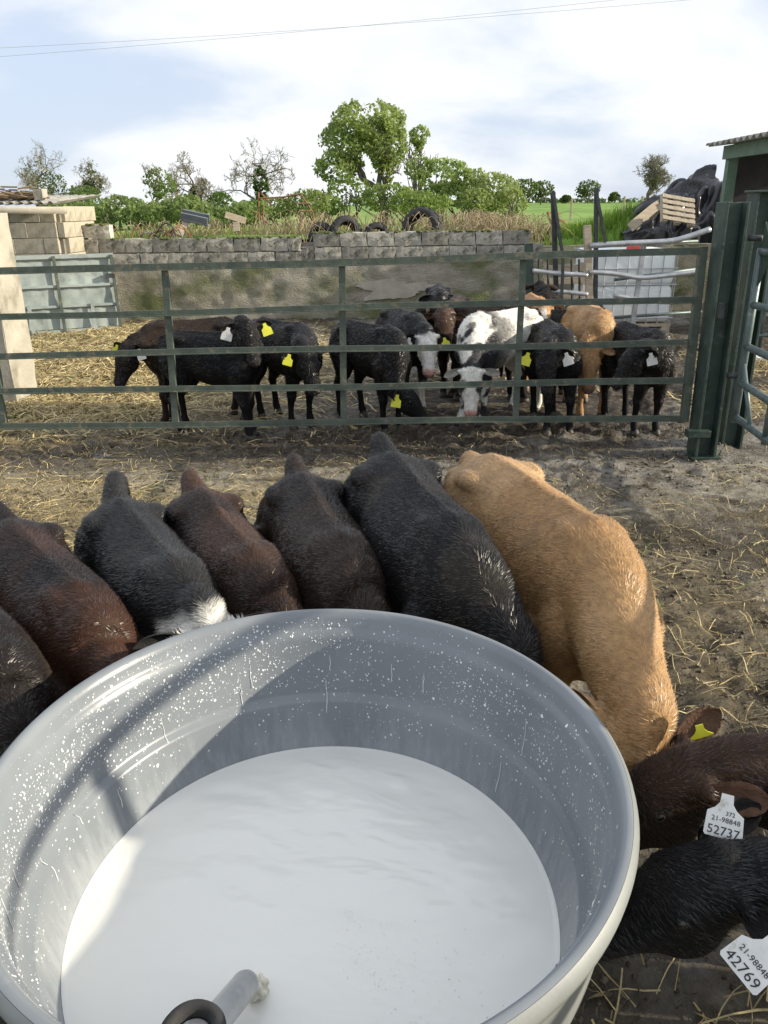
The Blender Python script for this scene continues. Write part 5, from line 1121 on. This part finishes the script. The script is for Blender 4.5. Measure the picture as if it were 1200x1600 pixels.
def face_dir(px): return 0
GF = 'calves waiting behind the green gate'
def P_(px, py, Yv): return at_y(px, py, Yv)
FAR = [
 dict(label='brown-black calf at far left lowering its head, behind the gate', loc=(-1.60, 6.60), heading=R(-158), s=.97, poll=P_(196, 540, 6.28), yaw=R(-128), pitch=R(52), colour=DKBR, tags=((1, 'y'), (0, 'w')), seed=1),
 dict(label='black calf standing side-on facing right with a white ear tag', loc=(-1.36, 6.15), heading=R(-16), s=.93, poll=P_(386, 506, 5.92), yaw=R(-62), pitch=R(48), colour=BLACK, tags=((1, 'w', 1.3), (0, 'y', 1.25)), seed=2),
 dict(label='black calf with head turned right, yellow tag, left of the middle upright', loc=(-.84, 6.52), heading=R(-50), s=.96, poll=P_(480, 548, 5.9), yaw=R(-52), pitch=R(55), colour=BLACK, tags=((1, 'y'),), seed=3),
 dict(label='black calf sniffing low to the right, yellow tag under its head', loc=(-.10, 6.42), heading=R(-52), s=.94, poll=P_(632, 606, 5.98), yaw=R(-18), pitch=R(38), colour=BLACK, tags=((1, 'y', 1.3),), seed=4),
 dict(label='black calf with a pure white face behind the gate', loc=(.20, 7.08), heading=R(-72), s=.97, poll=P_(668, 524, 6.45), yaw=R(-84), pitch=R(52), colour=WFACE, tags=((1, 'w'), (0, 'y')), seed=5, noseCol=(.62, .34, .30)),
 dict(label='dark brown calf peering over behind the white-faced calf', loc=(.72, 7.75), heading=R(-100), s=1.0, poll=P_(693, 492, 7.05), yaw=R(-85), pitch=R(38), colour=BROWN, tags=(), seed=6),
 dict(label='black calf furthest back, only ears and poll above the others', loc=(.62, 8.7), heading=R(-95), s=1.02, poll=P_(688, 462, 8.0), yaw=R(-95), pitch=R(35), colour=BLACK, tags=((0, 'y'),), seed=7),
 dict(label='white calf with black flecks, head lowered to the rails', loc=(1.00, 6.58), heading=R(-138), s=1.02, poll=P_(737, 580, 6.0), yaw=R(-95), pitch=R(62), colour=pied, tags=(), seed=8, noseCol=(.55, .30, .27)),
 dict(label='black calf facing the camera with one yellow and one white tag', loc=(1.40, 6.32), heading=R(-88), s=.93, poll=P_(856, 549, 5.82), yaw=R(-93), pitch=R(56), colour=BLACK, tags=((1, 'y', 1.3), (0, 'w', 1.3)), seed=9),
 dict(label='tan calf facing the camera, head down, between two black calves', loc=(1.82, 6.82), heading=R(-90), s=1.02, poll=P_(922, 545, 6.28), yaw=R(-92), pitch=R(60), colour=TAN, tags=(), seed=10, noseCol=(.2, .12, .09)),
 dict(label='black calf turning its head left, white tag, nearest the column', loc=(2.06, 6.22), heading=R(-78), s=.92, poll=P_(992, 546, 5.78), yaw=R(-152), pitch=R(40), colour=BLACK, tags=((0, 'w', 1.2),), seed=11),
 dict(label='tan calf with white blaze looking over the white calf', loc=(1.55, 7.95), heading=R(-90), s=.98, poll=P_(848, 480, 7.3), yaw=R(-88), pitch=R(45), colour=TANBL, tags=(), seed=12, noseCol=(.45, .28, .22)),
 dict(label='dark calf standing at the back beside the cattle race', loc=(1.78, 8.7), heading=R(84), s=1.0, poll=None, colour=DKBR, tags=(), seed=13),
 dict(label='black calf side-on behind the tan calf', loc=(1.55, 7.32), heading=R(20), s=.94, poll=None, colour=BLACK, tags=(), seed=14, pitch=R(50)),
 dict(label='dark calf side-on behind the white calf', loc=(.98, 7.30), heading=R(172), s=.98, poll=None, colour=DKBR, tags=(), seed=15),
]
for d in FAR: calf(group=GF, wfac=.86, lfac=.84, fur=10000, furlen=.026, **d)

# ------------------------------------------------------------------ calves drinking at the tank
def drink(label, tail_xy, ang_deg, colour, seed, bend=0., pr=.67, pz=.62, tail='up', fur=60000, furlen=.017, wfac=.98, smax=1.0, side=0.0, **kw):
    a_ = R(ang_deg); pl = TC+np.array([pr*math.cos(a_), pr*math.sin(a_), pz]); t = np.array([tail_xy[0], tail_xy[1]]); d = pl[:2]-t; Lh = np.linalg.norm(d)
    hdg = math.atan2(d[1], d[0])+side; s = min(smax, max(.80, Lh/1.13)); c = t+np.array([math.cos(hdg), math.sin(hdg)])*.5*s
    yw = math.atan2(TC[1]-pl[1], TC[0]-pl[0])
    return calf(label, c, hdg, s, bend=bend, poll=pl, yaw=kw.pop('yaw', yw), pitch=kw.pop('pitch', R(66)), colour=colour, seed=seed, near=True, group='calves drinking at the tank', tail=tail, fur=fur, furlen=furlen, wfac=wfac, **kw)
drink('black calf cropped by the left edge, low beside the tank', (-1.50, 2.12), 158, DKBR, 31, tags=((1, 'y', 1.2),))
drink('dark calf with a brown sheen, second from left at the tank', (-1.28, 2.38), 137, plain((.012, .008, .007), (.045, .021, .013), (.05, .03, .02)), 32)
drink('woolly charcoal calf with tail curled out, white hair at the tank rim', (-.98, 2.60), 117, GREYF, 33, tail='out', fur=75000, furlen=.024, pz=.695, pr=.68, pitch=R(70))
drink('small brown calf between the woolly charcoal and dark calves', (-.71, 2.70), 100, BROWN, 34, smax=.94, wfac=.94)
drink('large dark brown-black calf at the far middle of the tank', (-.335, 2.80), 82, DKBR, 35, smax=1.04)
drink('glossy black calf right of the middle at the tank', (.0, 2.80), 50, BLACK, 36, smax=1.0, wfac=1.03)
drink('tan calf curved round the right side of the tank', (.37, 2.76), 22, TAN, 37, bend=-.30, side=.19, smax=1.0, tail='down', wfac=1.0, fur=75000, furlen=.018, pr=.70, noseCol=(.2, .12, .09))
# the two calves reaching in from the right
rb, EPb = calf('dark brown calf with cupped ears and tag 52737 at the right', (1.36, 1.27), R(186), .86, poll=at_z(1074, 1190, .69), yaw=R(177), pitch=R(35), tags=((1, 'y', .8),), colour=plain((.012, .009, .008), (.040, .022, .014), (.10, .055, .035)), near=True, seed=41, group='calves drinking at the tank', fur=55000, furlen=.017, tail='down', earlen=.125,
     ears=((np.array([.90, -.20, .02]), np.array([-.05, -.62, .78])), (np.array([.78, .42, .30]), np.array([-.15, -.72, .62]))))
rk, EPk = calf('black calf with tufted poll and tag 42769 at the lower right', (1.25, .62), R(155), .88, poll=at_z(1128, 1345, .67), yaw=R(177), pitch=R(24), colour=BLACK, near=True, seed=42, group='calves drinking at the tank', fur=60000, furlen=.021, tail='down', earlen=.125,
     ears=((np.array([.55, -.75, -.3]), np.array([-.3, -.5, .8])), (np.array([.8, .35, .1]), np.array([-.2, -.5, .8]))))
def printed_tag(root, px, py, z, lines, tilt, sc=1.15, name='ear_tag'):
    p = at_z(px, py, z); fd = nrm(np.array([0, 0, CAM_H])-p); up = nrm(np.array([0, 0, 1.])-fd*fd[2]); rt = np.cross(up, fd); c_, s_ = math.cos(tilt), math.sin(tilt); x_ = rt*c_+up*s_; z_ = -rt*s_+up*c_
    # lean the plate so it hangs from the ear rather than facing the lens exactly
    z_ = nrm(z_+fd*.12); fd = nrm(np.cross(x_, z_)); fd = fd if fd @ (np.array([0, 0, CAM_H])-p) > 0 else -fd
    v_, f_ = tag_mesh(sc); Rt = np.stack([x_, -fd, z_], 1); pl = MB().add(v_ @ Rt.T+p, f_).build(name, M['tagw'], root)
    for tx, size, zz_, xo in lines:
        v_, f_ = text_mesh(tx, size*sc); V = np.stack([v_[:, 0]+xo*sc, -.0018-v_[:, 2], v_[:, 1]+zz_*sc], 1); MB().add(V @ Rt.T+p, f_).build('lettering', M['ink'], pl)
printed_tag(rb, 1137, 1247, .745, [('372', .0105, -.0300, .008), ('21-98848', .0125, -.0425, .002), ('52737', .0215, -.0650, 0)], R(3), 1.0)
printed_tag(rk, 1210, 1472, .665, [('21-98848', .0125, -.0425, .002), ('42769', .0215, -.0650, 0)], R(-30), 1.12)
for o in bpy.data.objects:
    if '_w' in o: del o['_w']
